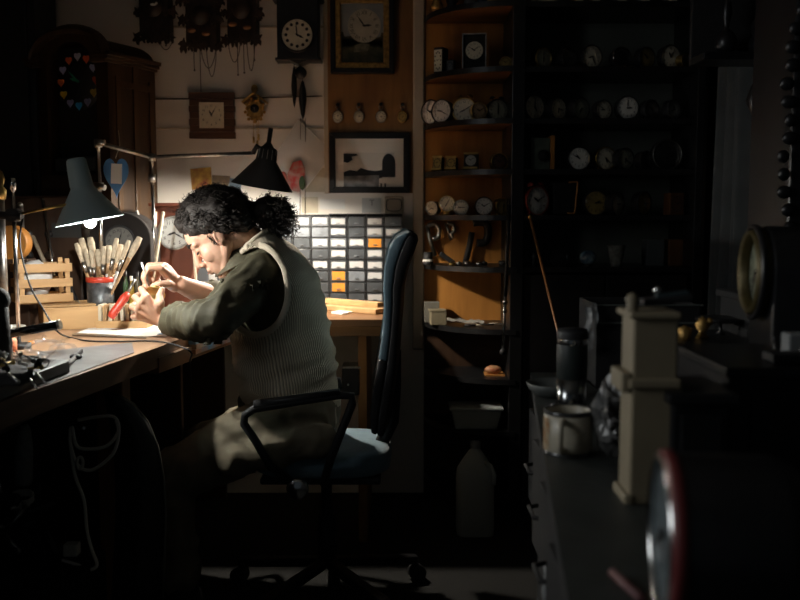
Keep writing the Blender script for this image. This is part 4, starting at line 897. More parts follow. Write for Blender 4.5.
# ================================================================== SMALL PARTS DRAWERS on the desk
YD = 3.50
xs = [252.5+18.72*k for k in range(9)]; ys = [216, 226.7, 237.5, 248.4, 259.5, 270.6, 281.7, 292.6, 303]
lab_white = {(4, 0), (4, 1), (4, 2), (4, 3), (4, 4), (5, 2), (5, 4), (6, 0), (6, 1), (6, 3), (6, 4), (6, 5), (6, 7), (7, 1), (7, 5), (3, 0), (3, 4), (2, 0), (1, 0), (0, 1), (7, 4)}
lab_or = {(6, 2), (4, 5), (4, 6)}
dgrey = mat('drawer_smoke_plastic', (.07, .078, .085), .3, var=.3, scale=25); dpale = mat('drawer_clear_plastic', (.19, .21, .23), .3, var=.35, scale=30); cab = mat('cabinet_frame', (.012, .013, .014), .5)
labw = mat('white_label', (.46, .46, .45), .7, var=.1, scale=30)
kd = YD/900
for g in (0, 1):
    xa_ = at(xs[g*4], 0, YD).x; xb_ = at(xs[g*4+4], 0, YD).x; zt_ = at(0, 214.5-g*.8, YD).z; W_ = xb_-xa_
    dcab = thing('drawer_cabinet', ('left small-parts drawer cabinet, partly behind the man', 'right small-parts drawer cabinet with three orange labels, next to the chair back')[g], 'drawer cabinet', Vector((xa_, YD, .79)), 0, 'small-parts drawer cabinets on the wall desk')
    Hc = zt_-.79
    b = M(); b.box((W_/2, .112, Hc/2), (W_, .004, Hc)).box((.0015, .055, Hc/2), (.003, .12, Hc)).box((W_-.0015, .055, Hc/2), (.003, .12, Hc)).box((W_/2, .055, Hc-.002), (W_, .12, .004)).box((W_/2, .055, .003), (W_, .12, .006))
    rowz = [at(0, y_, YD).z-.79 for y_ in ys]
    for z_ in rowz[1:-1]: b.box((W_/2, .055, z_), (W_-.004, .118, .0025))
    for k in range(1, 4): b.box((W_*k/4, .055, Hc/2), (.0035, .118, Hc-.006))
    b.build('frame', cab, dcab)
    for c in range(4):
        for r_ in range(8):
            z1_, z0_ = rowz[r_]-.0032, max(rowz[r_+1]+.0032, .007); w_ = W_/4-.009; xc_ = W_*(c+.5)/4
            if z1_-z0_ < .01: continue
            key = (g*4+c, r_)
            d_ = M().box((xc_, .048, (z0_+z1_)/2), (w_, .104, z1_-z0_), (dpale if (c*5+r_*3+g) % 7 == 0 or g == 0 and r_ < 2 else dgrey)).box((xc_, -.007, z0_+(z1_-z0_)*.30), (.016, .008, .003), dpale).build('drawer', None, dcab, .001)
            if key in lab_white or key in lab_or or (g == 0 and (c*5+r_*3) % 7 == 0):
                mt = orange if key in lab_or else labw; b = M(); s_ = .86 if key not in lab_or else .80
                b.box((xc_, -.0048, (z0_+z1_)/2+.002*((c+r_) % 2)), (w_*s_, .001, (z1_-z0_)*(.9 if key in lab_or else .66)), mt); o = b.build('label_card', None, d_)
# plank and papers on the wall desk
p0, p1 = at(322, 298, 3.22), at(389, 308, 3.12)
b = M(); b.bar(Vector((p0.x, 3.34, .80)), Vector((p1.x-.03, 3.17, .80)), .055, .018); solo(b, 'wooden_plank', wood_p, 'pale planed plank lying slantwise on the wall desk before the drawers', 'plank', Vector((p0.x, 3.3, .791)), world=True, bevel=.0015)
b = M(); b.bar(Vector((p0.x-.02, 3.40, .8185)), Vector((p1.x-.03, 3.22, .8185)), .04, .017); solo(b, 'wooden_batten', wood_p, 'narrower pale batten lying on top of the slanting plank', 'plank', Vector((p0.x, 3.3, .81)), world=True, bevel=.0015)
solo(quadsheet([(331, 313), (345, 309.5), (356, 312), (342, 315)], .7905, .004), 'folded_paper', paper, 'small white folded paper on the wall desk before the plank', 'paper', atz(340, 312, .79), world=True)
b = M(); c0_ = at(409, 309, 3.3); b.ball(c0_, (.028, .03, .022), None, 20)
for i, v in enumerate(b.v): b.v[i] = v+Vector((noise.noise(v*35), 0, noise.noise(v*35+Vector((4, 4, 4)))))*.012
# key-lock box below the desk
kb = thing('steel_lock_box', 'small black steel box with keyhole under the wall desk', 'box', at(352, 396, 3.05))
w_ = 19*3.05/900; M().box((-.002, .05, .049), (w_, .1, .094)).build('body', blackp, kb, .003)
M().box((-.002, .05, .099), (w_*1.02, .105, .006)).build('lid', steel, kb, .002)
M().cyl((-w_*.2, -.004, .04), (-w_*.2, .004, .04), .004, n=12).build('keyhole', chrome, kb)
M().box((w_*.5+.008, .02, .05), (.016, .008, .08)).cyl((w_*.5+.008, .012, .03), (w_*.5+.008, .018, .03), .005, n=12).build('bracket', mat('zinc', (.25, .25, .24), .5, .7), kb, .001)
# ================================================================== OFFICE CHAIR
CYY = 2.63
chair = thing('office_chair', 'office chair with blue fabric seat and high black curved back under the seated person', 'chair', (-.22, CYY, 0))
bluef = mat('slate_blue_fabric', (.17, .27, .33), .85, var=.15, scale=60, bump=.2, bscale=400, sheen=.3)
b = M(); n = 22
def sup(t, a, c, e): 
    ct, st = math.cos(t), math.sin(t); return a*math.copysign(abs(ct)**e, ct), c*math.copysign(abs(st)**e, st)
rings = []
for (s_, z) in ((.90, .402), (.985, .412), (1, .435), (.985, .458), (.93, .470), (.80, .475), (.4, .472), (.02, .470)):
    rings.append([(-.225+sup(2*PI*i/40, .200*s_, .175*s_, .55)[0], CYY+sup(2*PI*i/40, .200*s_, .175*s_, .55)[1], z) for i in range(40)])
b.add([v for r_ in rings for v in r_], [(j*40+i, j*40+(i+1) % 40, (j+1)*40+(i+1) % 40, (j+1)*40+i) for j in range(len(rings)-1) for i in range(40)], bluef, True)
b.build('seat', None, chair, 0, True)
M().box((-.225, CYY, .392), (.34, .31, .02)).build('seat_pan', blackp, chair, .006, True)
prof = [(409, 231, 417, 234), (399, 237, 418, 240), (393, 248, 414, 252), (389.5, 262, 409, 266), (388.5, 280, 405, 283), (389, 300, 404, 302), (388, 322, 402, 325), (384, 348, 400, 352), (379, 375, 396, 380), (376, 398, 392, 403), (377, 416, 388, 420)]
def backrest(ofs0, ofs1, m, nm, prof=prof):
    b = M(); cols = 13; vs = []; K = len(prof)
    for (x0, y0, x1, y1) in prof:
        for side in (0, 1):
            for c in range(cols):
                t = c/(cols-1)*2-1; w = .215
                P0 = at(x0, y0, CYY); P1 = at(x1, y1, CYY); f = ofs0 if side == 0 else ofs1
                P = P0.lerp(P1, f)
                P = P + Vector((-.012*t*t, 0, 0)); P.y = CYY + t*w
                vs.append(P)
    def I(r, s_, c): return (r*2+s_)*cols+c
    fs = []
    for r_ in range(K-1):
        for c in range(cols-1):
            fs.append((I(r_, 0, c), I(r_+1, 0, c), I(r_+1, 0, c+1), I(r_, 0, c+1))); fs.append((I(r_, 1, c), I(r_, 1, c+1), I(r_+1, 1, c+1), I(r_+1, 1, c)))
        for c in (0, cols-1): fs.append((I(r_, 0, c), I(r_, 1, c), I(r_+1, 1, c), I(r_+1, 0, c)))
    for c in range(cols-1):
        fs.append((I(0, 0, c), I(0, 0, c+1), I(0, 1, c+1), I(0, 1, c))); fs.append((I(K-1, 0, c), I(K-1, 1, c), I(K-1, 1, c+1), I(K-1, 0, c+1)))
    b.add(vs, fs, m, True); bm = None
    o = b.build(nm, None, chair, .006, True); o.modifiers['b'].segments = 3; o.modifiers['b'].angle_limit = R(50); return o
backrest(0, .5, bluef, 'backrest', prof[:8])
backrest(0.02, .5, blackp, 'lumbar_cover', prof[7:])
backrest(.505, 1, blackp, 'back_shell')
b = M(); b.tube([at(390, 350, CYY)+Vector((.012, 0, 0)), at(394, 385, CYY), at(392, 420, CYY), at(380, 446, CYY), at(350, 458, CYY)-Vector((0, 0, .02)), (-.22, CYY, .375)], .022, 10); b.build('back_strut', blackp, chair, 0, True)
for sgn, yy in ((-1, 2.385), (1, 2.885)):
    q = [at(270, 466, 2.385), at(255, 440, 2.385), at(244, 424, 2.385), at(245, 415, 2.385), at(254, 409, 2.385), at(300, 401, 2.385), at(340, 395, 2.385), at(352, 396, 2.385), at(352, 404, 2.385), at(342, 430, 2.385), at(331, 458, 2.385)]
    q = [Vector((v.x-(.07 if sgn > 0 else 0), yy, v.z-(.05 if sgn > 0 else 0))) for v in q]
    q = [Vector((q[0].x+.05, yy-.1*sgn, .385))]+q+[Vector((q[-1].x-.03, yy-.1*sgn, .385))]
    b = M()
    for k in range(len(q)-1): pass
    o = b.tube(q, .0115, 10).build('armrest', blackp, chair, 0, True)
    M().tube([q[5]+Vector((0, 0, .012)), (q[5]+q[7])/2+Vector((0, 0, .008)), q[7]+Vector((0, 0, .006))], .0125, 8).build('arm_pad', blackp, o, 0, True)
M().cyl((-.22, CYY, .10), (-.22, CYY, .385), .016, n=16).cyl((-.22, CYY, .09), (-.22, CYY, .25), .026, n=16).build('gas_post', blackp, chair, 0, True)
for k in range(5):
    a = 2*PI*k/5+.35; d = Vector((math.cos(a), math.sin(a), 0)); c = Vector((-.22, CYY, 0))
    lg = M().bar(c+Vector((0, 0, .1))+d*.01, c+d*.29+Vector((0, 0, .068)), .034, .026).build('leg', black, chair, .005, True)
    w = c+d*.29; t = Vector((-d.y, d.x, 0))
    M().cyl(w+Vector((0, 0, .026))-t*.02, w+Vector((0, 0, .026))+t*.02, .025, n=16).cyl(w+Vector((0, 0, .03)), w+Vector((0, 0, .068)), .006, n=8).build('caster', blackp, lg, 0, True)
k0 = at(297, 490, 2.395)
M().lathe([(.0001, 0), (.022, .001), (.029, .006), (.031, .013), (.027, .02), (.01, .03), (.008, .14)], k0, (0, 1, -.0), 24).build('tension_knob', chrome, chair, 0, True, 'round shiny adjusting knob')

# ================================================================== THE PERSON
skin = mat('skin', (.62, .36, .25), .5, var=.12, scale=30)
MAT['skin'].node_tree.nodes['Principled BSDF'].inputs['Subsurface Weight'].default_value = .08
MAT['skin'].node_tree.nodes['Principled BSDF'].inputs['Subsurface Radius'].default_value = (.01, .004, .002)
HC = at(218.5, 233, 2.60)
fwd = Vector((-.77, -.05, -.64)).normalized(); lft = Vector((.03, -1, 0)); lft = (lft-fwd*lft.dot(fwd)).normalized(); upv = fwd.cross(lft).normalized()
if upv.z < 0: upv = -upv
HM = Matrix((fwd, lft, upv)).transposed()
HS = .92
def H(x, y, z): return HC + HM @ (Vector((x, y, z))*HS)
b = M()
def e(c, r): b.ball(H(*c), tuple(q*HS for q in r), None, 28, HM)
def cp(a, c, r0, r1, n=16): b.cap(Vector(a), Vector(c), r0, r1, n)
e((-.012, 0, .028), (.098, .076, .092)); e((.028, 0, -.03), (.062, .061, .078)); e((.055, 0, .03), (.040, .058, .05))
e((.071, 0, -.108), (.021, .022, .017)); e((.062, 0, -.07), (.032, .037, .045))
for s_ in (1, -1):
    cp(H(-.005, .056*s_, -.045), H(.062, .018*s_, -.107), .016, .013)
    e((.054, .036*s_, -.034), (.028, .022, .030))                        # cheek
    cp(H(.087, .010*s_, .016), H(.074, .045*s_, .014), .010, .009)       # brow
    e((.073, .031*s_, -.004), (.0145, .0155, .012))                      # eyelid
    e((.100, .011*s_, -.047), (.009, .008, .007))                        # nostril wing
    # ear
    ring = [H(-.004+.014*math.cos(t)-.006*math.sin(t), (.078+.004*math.cos(t))*s_*1.0, -.014+.022*math.sin(t)) for t in [2*PI*i/14 for i in range(14)]]
    for i in range(14):
        if i not in (): cp(ring[i], ring[(i+1) % 14], .0034, .0034, 8)
    e((-.003, .076*s_, -.014), (.012, .006, .019)); cp(H(.004, .076*s_, -.034), H(.004, .075*s_, -.040), .007, .006, 8)
cp(H(.090, 0, .012), H(.112, 0, -.036), .0075, .0105); e((.113, 0, -.040), (.011, .010, .009))
cp(H(.098, -.016, -.072), H(.098, .016, -.072), .0052, .0052, 10); e((.097, 0, -.071), (.009, .018, .005)); e((.094, 0, -.082), (.010, .017, .006))
cp(H(.088, 0, -.05), H(.094, 0, -.066), .012, .009)
# neck and body core
cp(H(-.035, 0, -.03), at(248, 246, 2.64), .056, .060, 20); cp(at(248, 246, 2.64), at(266, 268, 2.65), .062, .09, 20)
cp(at(270, 275, 2.65), at(288, 385, 2.65), .09, .10, 20); cp(at(268, 274, 2.56), at(268, 274, 2.74), .042, .042, 16)
SL = at(260, 275, 2.52); EL = at(216, 321, 2.375); WL = at(165, 320, 2.535)
SR = at(262, 262, 2.80); ER = at(229, 305, 2.86); WR = at(180, 284, 2.665)
cp(SL, EL, .040, .038); cp(EL, WL, .038, .026); cp(SR, ER, .046, .040); cp(ER, ER.lerp(WR, .45), .040, .037); cp(ER.lerp(WR, .45), WR, .037, .0255)
hipL = at(300, 416, 2.56); hipR = at(300, 414, 2.74); KL = at(166, 478, 2.47); KR = at(168, 464, 2.83)
AL = Vector((KL.x+.03, KL.y, .09)); AR = Vector((KR.x-.03, KR.y, .09))
for h, k, a in ((hipL, KL, AL), (hipR, KR, AR)):
    cp(h, k, .078, .055, 20); cp(k, a, .05, .035, 20)
# left hand: rests on the paper and cups the movement
def chain(pts, rs):
    for i in range(len(pts)-1): cp(pts[i], pts[i+1], rs[i], rs[i+1], 12)
def palm(w, ms, r):
    for m_ in ms: cp(w, m_, r, .0105, 14)
    for i in range(len(ms)-1): cp(ms[i], ms[i+1], .0108, .0108, 12); cp(w.lerp(ms[i], .55), w.lerp(ms[i+1], .55), .0145, .0145, 12)
ml = [at(146, 296, 2.495), at(141, 302.5, 2.505), at(138.5, 309.5, 2.52), at(139, 317, 2.54)]
palm(WL+Vector((-.012, 0, 0)), ml, .020)
fr = (.0102, .0092, .0084, .0074)
chain([ml[0], at(141, 289, 2.54), at(149, 287, 2.565), at(155, 288.5, 2.57)], fr)
chain([ml[1], at(134.5, 297, 2.55), at(140, 294, 2.585), at(147, 293, 2.60)], fr)
chain([ml[2], at(131.5, 307, 2.565), at(136, 303, 2.60), at(143, 301, 2.62)], fr)
chain([ml[3], at(133, 317, 2.575), at(137, 313, 2.60), at(143, 310.5, 2.615)], (.0095, .0086, .0078, .007))
chain([WL+Vector((-.02, .005, .01)), at(160, 303, 2.50), at(159.5, 296, 2.515), at(162, 289.5, 2.53)], (.016, .0135, .0105, .0088))
# right hand: raised knuckles, finger tips pinching tweezers above the movement
mr = [at(160, 268, 2.58), at(162, 265.5, 2.602), at(165, 266, 2.625), at(169, 269, 2.645)]
palm(WR+Vector((-.01, 0, .002)), mr, .020)
chain([mr[0], at(147.5, 268.5, 2.55), at(143.5, 277.5, 2.548), at(146, 285, 2.555)], fr)
chain([mr[1], at(149, 265.5, 2.585), at(144, 274.5, 2.58), at(148, 282.5, 2.575)], fr)
chain([mr[2], at(153, 266, 2.615), at(150, 276, 2.612), at(154, 283.5, 2.60)], fr)
chain([mr[3], at(159, 270.5, 2.642), at(157, 279, 2.637), at(161, 284.5, 2.625)], (.0095, .0086, .0078, .007))
chain([WR+Vector((-.015, -.012, -.008)), at(168, 284, 2.60), at(158.5, 284, 2.57), at(150, 287.5, 2.56)], (.016, .013, .010, .0085))
base = Vector((hipL.x, 2.65, .0))
me = blob(b, .0028, 5, .5)
for v in me.vertices: v.co = v.co - base
person = bpy.data.objects.new('person', me); COL.objects.link(person); person.location = base; me.materials.append(skin)
tag(person, 'person in grey ribbed vest and olive shirt bent over the bench, repairing a clock movement', 'person')
# brows, lashes
b = M()
for s_ in (1, -1):
    b.tube([H(.100, .012*s_, .022), H(.096, .028*s_, .027), H(.082, .048*s_, .022)], [.003, .0038, .0018], 8)
b.build('eyebrows', mat('hair_dark', (.016, .011, .008), .75, var=.3, scale=60), person, 0, True)
b = M()
for s_ in (1, -1):
    b.tube([H(.086, .020*s_, -.011), H(.0895, .031*s_, -.012), H(.081, .044*s_, -.009)], .0018, 6)
b.build('eyelashes', MAT['hair_dark'], person, 0, True)
b = M(); b.tube([H(.106, -.014, -.077), H(.1075, 0, -.0765), H(.106, .014, -.077)], .0016, 6); b.build('lips', mat('lip', (.42, .17, .13), .5), person, 0, True)

# hair: cap that thins out to nothing at the hairline, then curls
hairm = mat('hair_dark', (0, 0, 0)); 
rnd = random.Random(3)
def hairline(p):       # >0 inside the hair region (head space, centre of cranium = (-.012,0,.028))
    ax_ = abs(p.y)
    pl = p.z - (-.006 + .66*max(p.x, -.01) + (.0 if p.x > -.01 else (p.x+.01)*1.15))
    if p.x > -.0: pl -= .012*(1-ax_/.08)*0
    return pl
b = M(); nu, nv = 110, 70; vs = []
for j in range(nv+1):
    for i in range(nu):
        t = PI*j/nv; a = 2*PI*i/nu
        d = Vector((math.sin(t)*math.cos(a), math.sin(t)*math.sin(a), math.cos(t)))
        p0 = Vector((-.012+.098*d.x, .076*d.y, .028+.092*d.z))
        h = max(-1, min(1, hairline(p0)/.045)); 
        th = -.012 if h <= 0 else (-.010+.032*(h**.6))
        nz = noise.fractal(p0*26, 1, 2, 4)*.012 + noise.noise(p0*70)*.004
        p1 = p0 + d*(th + (nz if h > .1 else 0))
        vs.append(HC + HM @ (p1*HS))
b.add(vs, [(j*nu+i, j*nu+(i+1) % nu, (j+1)*nu+(i+1) % nu, (j+1)*nu+i) for j in range(nv) for i in range(nu)], hairm, True)
def curl(b, p, d, L_, r, turns, w, n=12):
    d = d.normalized(); x = d.orthogonal().normalized(); y = d.cross(x); ph = rnd.random()*6.28; pts = []
    for k in range(n):
        t = k/(n-1); a = ph+turns*2*PI*t; rr = w*(.3+.7*math.sin(PI*min(1, t*1.2)))
        pts.append(p + d*(L_*t) + x*(math.cos(a)*rr) + y*(math.sin(a)*rr))
    b.tube(pts, [r*(1-.6*k/(n-1)) for k in range(n)], 4, hairm, cap=False)
for k in range(2600):
    a = rnd.random()*2*PI; z = rnd.uniform(-.9, 1); q = math.sqrt(max(0, 1-z*z)); d = Vector((q*math.cos(a), q*math.sin(a), z))
    p0 = Vector((-.012+.098*d.x, .076*d.y, .028+.092*d.z)); h = hairline(p0)
    if h < .004: continue
    th = max(.001, -.010+.032*(min(1, h/.045)**.6))+.002
    back = Vector((-1, 0, .25)); tan = (back - d*back.dot(d)); tan = tan.normalized() if tan.length > .1 else Vector((0, 0, 1))
    dd = (tan + d*rnd.uniform(-.1, .25) + Vector((rnd.uniform(-.5, .5), rnd.uniform(-.5, .5), rnd.uniform(-.5, .5))))
    curl(b, H(*(p0+d*(th-.003))), HM @ dd, rnd.uniform(.015, .032), rnd.uniform(.0009, .0018), rnd.uniform(1, 2), rnd.uniform(.004, .008), 10)
for k in range(60):      # sideburn and forehead wisps
    s_ = 1
    p0 = Vector((rnd.uniform(.012, .024), 0, rnd.uniform(-.026, .015))); p0.y = .066-.10*abs(p0.z-.01)*.3
    curl(b, H(*p0), HM @ Vector((rnd.uniform(-.6, .6), .25, -1)), .009, .0009, .9, .002, 6)
b.build('hair', None, person, 0, True)
b = M(); PC = at(267, 212, 2.63); core = M(); core.cap(at(240, 214, 2.62), PC, .026, .045, 20); core.cap(PC, at(279, 219, 2.64), .045, .036, 20)
me = blob(core, .008, 3); 
for v in me.vertices: v.co += v.normal*noise.fractal(v.co*30, 1, 2, 3)*.012
b.add([v.co.copy() for v in me.vertices], [tuple(p.vertices) for p in me.polygons], hairm, True)
for k in range(950):
    a = rnd.random()*2*PI; z = rnd.uniform(-1, 1); q = math.sqrt(1-z*z); d = Vector((q*math.cos(a), q*math.sin(a), z))
    c = PC.lerp(at(281, 220, 2.64), rnd.random()); p0 = c + d*rnd.uniform(.034, .050)
    dd = d*rnd.uniform(.2, 1) + Vector((rnd.uniform(-.3, .9), rnd.uniform(-.7, .7), rnd.uniform(-1.1, .5)))
    curl(b, p0, dd, rnd.uniform(.014, .034), rnd.uniform(.0009, .0017), rnd.uniform(1, 2.2), rnd.uniform(.004, .007), 12)
b.build('ponytail', None, person, 0, True)

# shirt
shirtm = mat('olive_shirt', (.075, .066, .036), .75, var=.2, scale=25, bump=.15, bscale=300)
SP = [(293, 434, .125, .160), (291, 405, .133, .165), (286, 370, .140, .163), (280, 335, .145, .170), (275, 303, .138, .178), (271, 279, .120, .182), (266, 262, .095, .165), (259, 250, .070, .108), (252, 241, .056, .070)]
def spine(t):
    x = t*(len(SP)-1); i = min(int(x), len(SP)-2); f = x-i; g = [SP[max(0, i-1)], SP[i], SP[i+1], SP[min(len(SP)-1, i+2)]]
    o = []
    for k in range(4):
        p0, p1, p2, p3 = (q[k] for q in g)
        o.append(.5*(2*p1+(p2-p0)*f+(2*p0-5*p1+4*p2-p3)*f*f+(3*p1-p0-3*p2+p3)*f**3))
    return at(o[0], o[1], 2.65), o[2], o[3]
def torso_pt(t, a, off=0):
    c, da, db = spine(t); c0 = spine(max(0, t-.02))[0]; c1 = spine(min(1, t+.02))[0]; ax_ = (c1-c0).normalized(); yv = Vector((0, 1, 0)); fw = ax_.cross(yv).normalized()
    if fw.x > 0: fw = -fw
    x, y = sup(a, da+off, db+off, .86)
    return c + fw*x + yv*y, (fw*x/(da*da) + yv*y/(db*db)).normalized()
def ridged(p, f): return 1-abs(noise.noise(p*f))*2
b = M()
def cps(a, c, r0, r1): b.cap(Vector(a), Vector(c), r0, r1, 20)
CL = EL.lerp(WL, .80); CR = ER.lerp(WR, .34)
cps(SL, SL.lerp(EL, .5), .062, .064); cps(SL.lerp(EL, .5), EL, .064, .058); cps(EL, CL, .060, .044); cps(CL, EL.lerp(WL, .70), .043, .046)
cps(SR, ER, .070, .060); cps(ER, CR, .058, .052); cps(CR, ER.lerp(CR, .7), .054, .052)
cps(at(272, 272, 2.56), at(272, 272, 2.74), .06, .06)
vs = []; N1 = 32
for j in range(25):
    for i in range(N1): vs.append(torso_pt(j/24*.93, 2*PI*i/N1, -.014)[0])
b.add(vs, [(j*N1+i, j*N1+(i+1) % N1, (j+1)*N1+(i+1) % N1, (j+1)*N1+i) for j in range(24) for i in range(N1)] + [tuple(range(N1))[::-1], tuple(24*N1+i for i in range(N1))])
cps(at(262, 428, 2.60), at(250, 414, 2.57), .03, .035); cps(at(248, 402, 2.62), at(268, 420, 2.53), .03, .04)
me = blob(b, .006, 4)
ad = (EL-WL).normalized()
for v in me.vertices:
    p0 = v.co.copy(); q = p0*1
    dW = (p0-CL).length; amt = .012 if dW < .2 else .009
    # folds run across the sleeve
    s1 = p0.dot(ad); w = Vector((s1*26, p0.y*7, p0.z*9))
    v.co = p0 + v.normal*((ridged(w, 1)-.55)*amt*1.2 + noise.noise(p0*30)*.004)
me.materials.append(shirtm); smooth_mesh(me)
for v in me.vertices: v.co -= base
sh = bpy.data.objects.new('shirt', me); COL.objects.link(sh); sh.parent = person
for C_, E_, r_ in ((CL, EL, .047), (CR, ER, .056)):
    d = (C_-E_).normalized()
    prof_ = [(r_*.72, .006), (r_*.98, .010), (r_*1.04, .0), (r_*1.07, -.03), (r_*1.0, -.036)]
    b = M(); k0_ = 0; b.lathe(prof_, C_, d, 28, shirtm)
    for i in range(k0_, len(b.v)):
        b.v[i] = b.v[i] + Vector((noise.noise(b.v[i]*40), noise.noise(b.v[i]*40+Vector((5, 0, 0))), noise.noise(b.v[i]*40+Vector((0, 9, 0)))))*.010
    b.build('cuff', None, sh, 0, True)
b = M(); NC = at(238, 256, 2.63)      # collar
nd = Vector((-.45, 0, .9)).normalized()
b.lathe([(.066, -.02), (.070, .012), (.073, .016), (.082, -.018), (.088, -.026)], NC, nd, 32, shirtm, True, .95); b.build('collar', None, sh, 0, True)

# vest
vestm = mat('ribbed_grey_knit', (.68, .585, .44), .9, rib=42)
b = M(); NU, NV = 132, 96; vs = []; uvs = []
ac = at(256, 290, 2.5); 
for j in range(NV+1):
    t = j/NV
    for i in range(NU):
        a = 2*PI*i/NU; p0, nn = torso_pt(t, a, .006)
        low = max(0, 1-t/.55)
        f = (ridged(Vector((p0.x*5+p0.z*6, p0.y*4, p0.z*17-p0.x*6)), 1)-.5)*.019*(.3+low) + noise.noise(p0*9)*.010
        if t < .05: f -= .004
        vs.append(p0+nn*f)
fs = []
for j in range(NV):
    for i in range(NU):
        q = (j*NU+i, j*NU+(i+1) % NU, (j+1)*NU+(i+1) % NU, (j+1)*NU+i); c = sum((vs[k] for k in q), Vector())/4
        inL = c.y < 2.62 and ((c.x-ac.x)/.088)**2 + ((c.z-ac.z)/.118)**2 < 1
        inR = c.y > 2.68 and ((c.x-ac.x-.01)/.085)**2 + ((c.z-ac.z)/.12)**2 < 1
        # V neck at the front
        fr_ = (c - spine(j/NV)[0]).x < -.03 and j/NV > .86 and abs(c.y-2.65) < (j/NV-.86)*.6
        if inL or inR or fr_: continue
        fs.append(q)
# snap the armhole border onto the ellipse
b.add(vs, fs, vestm, True)
me = b.mesh('vest', vestm)
uv = me.uv_layers.new(name='UVMap')
for pl in me.polygons:
    for li in pl.loop_indices:
        vi = me.loops[li].vertex_index; i = vi % NU; j = vi//NU
        if i == 0 and any(me.loops[l2].vertex_index % NU == NU-1 for l2 in pl.loop_indices): i = NU
        uv.data[li].uv = (i/NU*1.0, j/NV*1.5)
bm = bmesh.new(); bm.from_mesh(me)
for v in list(bm.verts):
    if not v.link_faces: bm.verts.remove(v)
bnd = [v for v in bm.verts if any(e_.is_boundary for e_ in v.link_edges)]
loopL = []
for v in bnd:
    ty = None
    if v.co.y < 2.62 and v.co.z > ac.z-.16:
        dx, dz = (v.co.x-ac.x)/.088, (v.co.z-ac.z)/.118; l = math.hypot(dx, dz)
        if .8 < l < 1.35:
            v.co.x = ac.x+.088*dx/l*1.02; v.co.z = ac.z+.118*dz/l*1.02; loopL.append((math.atan2(dz, dx), v.co.copy()))
bm.to_mesh(me); bm.free()
for v in me.vertices: v.co -= base
vest = bpy.data.objects.new('knitted_vest', me); COL.objects.link(vest); vest.parent = person
q = vest.modifiers.new('s', 'SOLIDIFY'); q.thickness = .005; q.offset = 1
loopL.sort(key=lambda q: q[0])
# smooth the border loop and lay the ribbed band on it
pts = [q[1] for q in loopL]
if len(pts) > 12:
    for _ in range(4): pts = [(pts[i-1]+pts[i]*2+pts[(i+1) % len(pts)])/4 for i in range(len(pts))]
    pts = pts[::2]
    b = M(); k = len(pts); vv = []
    for i, p0 in enumerate(pts):
        rad = Vector((p0.x-ac.x, 0, p0.z-ac.z)).normalized(); o_ = Vector((0, -1, 0))
        for (u, w) in ((-.006, .000), (-.005, .007), (.0, .010), (.010, .009), (.013, .002)): vv.append(p0 + rad*u + o_*w)
    b.add(vv, [(i*5+j, i*5+j+1, ((i+1) % k)*5+j+1, ((i+1) % k)*5+j) for i in range(k) for j in range(4)], mat('knit_band', (.55, .48, .37), .9, bump=.3, bscale=300), True)
    b.build('armhole_band', None, vest, 0, True)
b = M(); k = 48; ptsH = [torso_pt(.012, 2*PI*i/k, .010)[0] for i in range(k)]
b.tube(ptsH, .008, 8, MAT['knit_band'], closed=True); b.build('hem_band', None, vest, 0, True)
b = M(); ptsN = [torso_pt(.965, 2*PI*i/k, .008)[0] for i in range(k)]
b.tube(ptsN, .007, 8, MAT['knit_band'], closed=True); b.build('neck_band', None, vest, 0, True)

# trousers
trm = mat('khaki_trousers', (.20, .17, .115), .85, var=.2, scale=20, bump=.15, bscale=250)
b = M()
for h, k, a in ((hipL, KL, AL), (hipR, KR, AR)):
    cps(h, k, .105, .074); cps(k, Vector((a.x, a.y, .13)), .073, .062)
b.ball(at(300, 411, 2.65), (.125, .15, .09))
cps(hipL, hipR, .095, .095)
cps(at(322, 440, 2.45), at(232, 460, 2.44), .046, .05)
me = blob(b, .007, 4)
for v in me.vertices:
    p0 = v.co.copy(); v.co = p0 + v.normal*((ridged(Vector((p0.x*15+p0.z*4, p0.y*8, p0.z*14-p0.x*5)), 1)-.55)*.010)
    if v.co.z < .476 and -.41 < v.co.x < -.03 and abs(v.co.y-CYY) < .165: v.co.z = max(v.co.z, .474)
me.materials.append(trm)
for v in me.vertices: v.co -= base
tr = bpy.data.objects.new('trousers', me); COL.objects.link(tr); tr.parent = person
for nm, a in (('shoe', AL), ('shoe', AR)):
    b = M(); b.cap(Vector((a.x+.03, a.y, .05)), Vector((a.x-.12, a.y, .045)), .044, .036, 20); b.cap(Vector((a.x+.01, a.y, .06)), Vector((a.x, a.y, .11)), .045, .045, 16)
    b.box((a.x-.04, a.y, .0125), (.24, .085, .025)); me = blob(b, .005, 3); me.materials.append(blackm)
    for v in me.vertices: v.co -= base
    o = bpy.data.objects.new(nm, me); COL.objects.link(o); o.parent = person

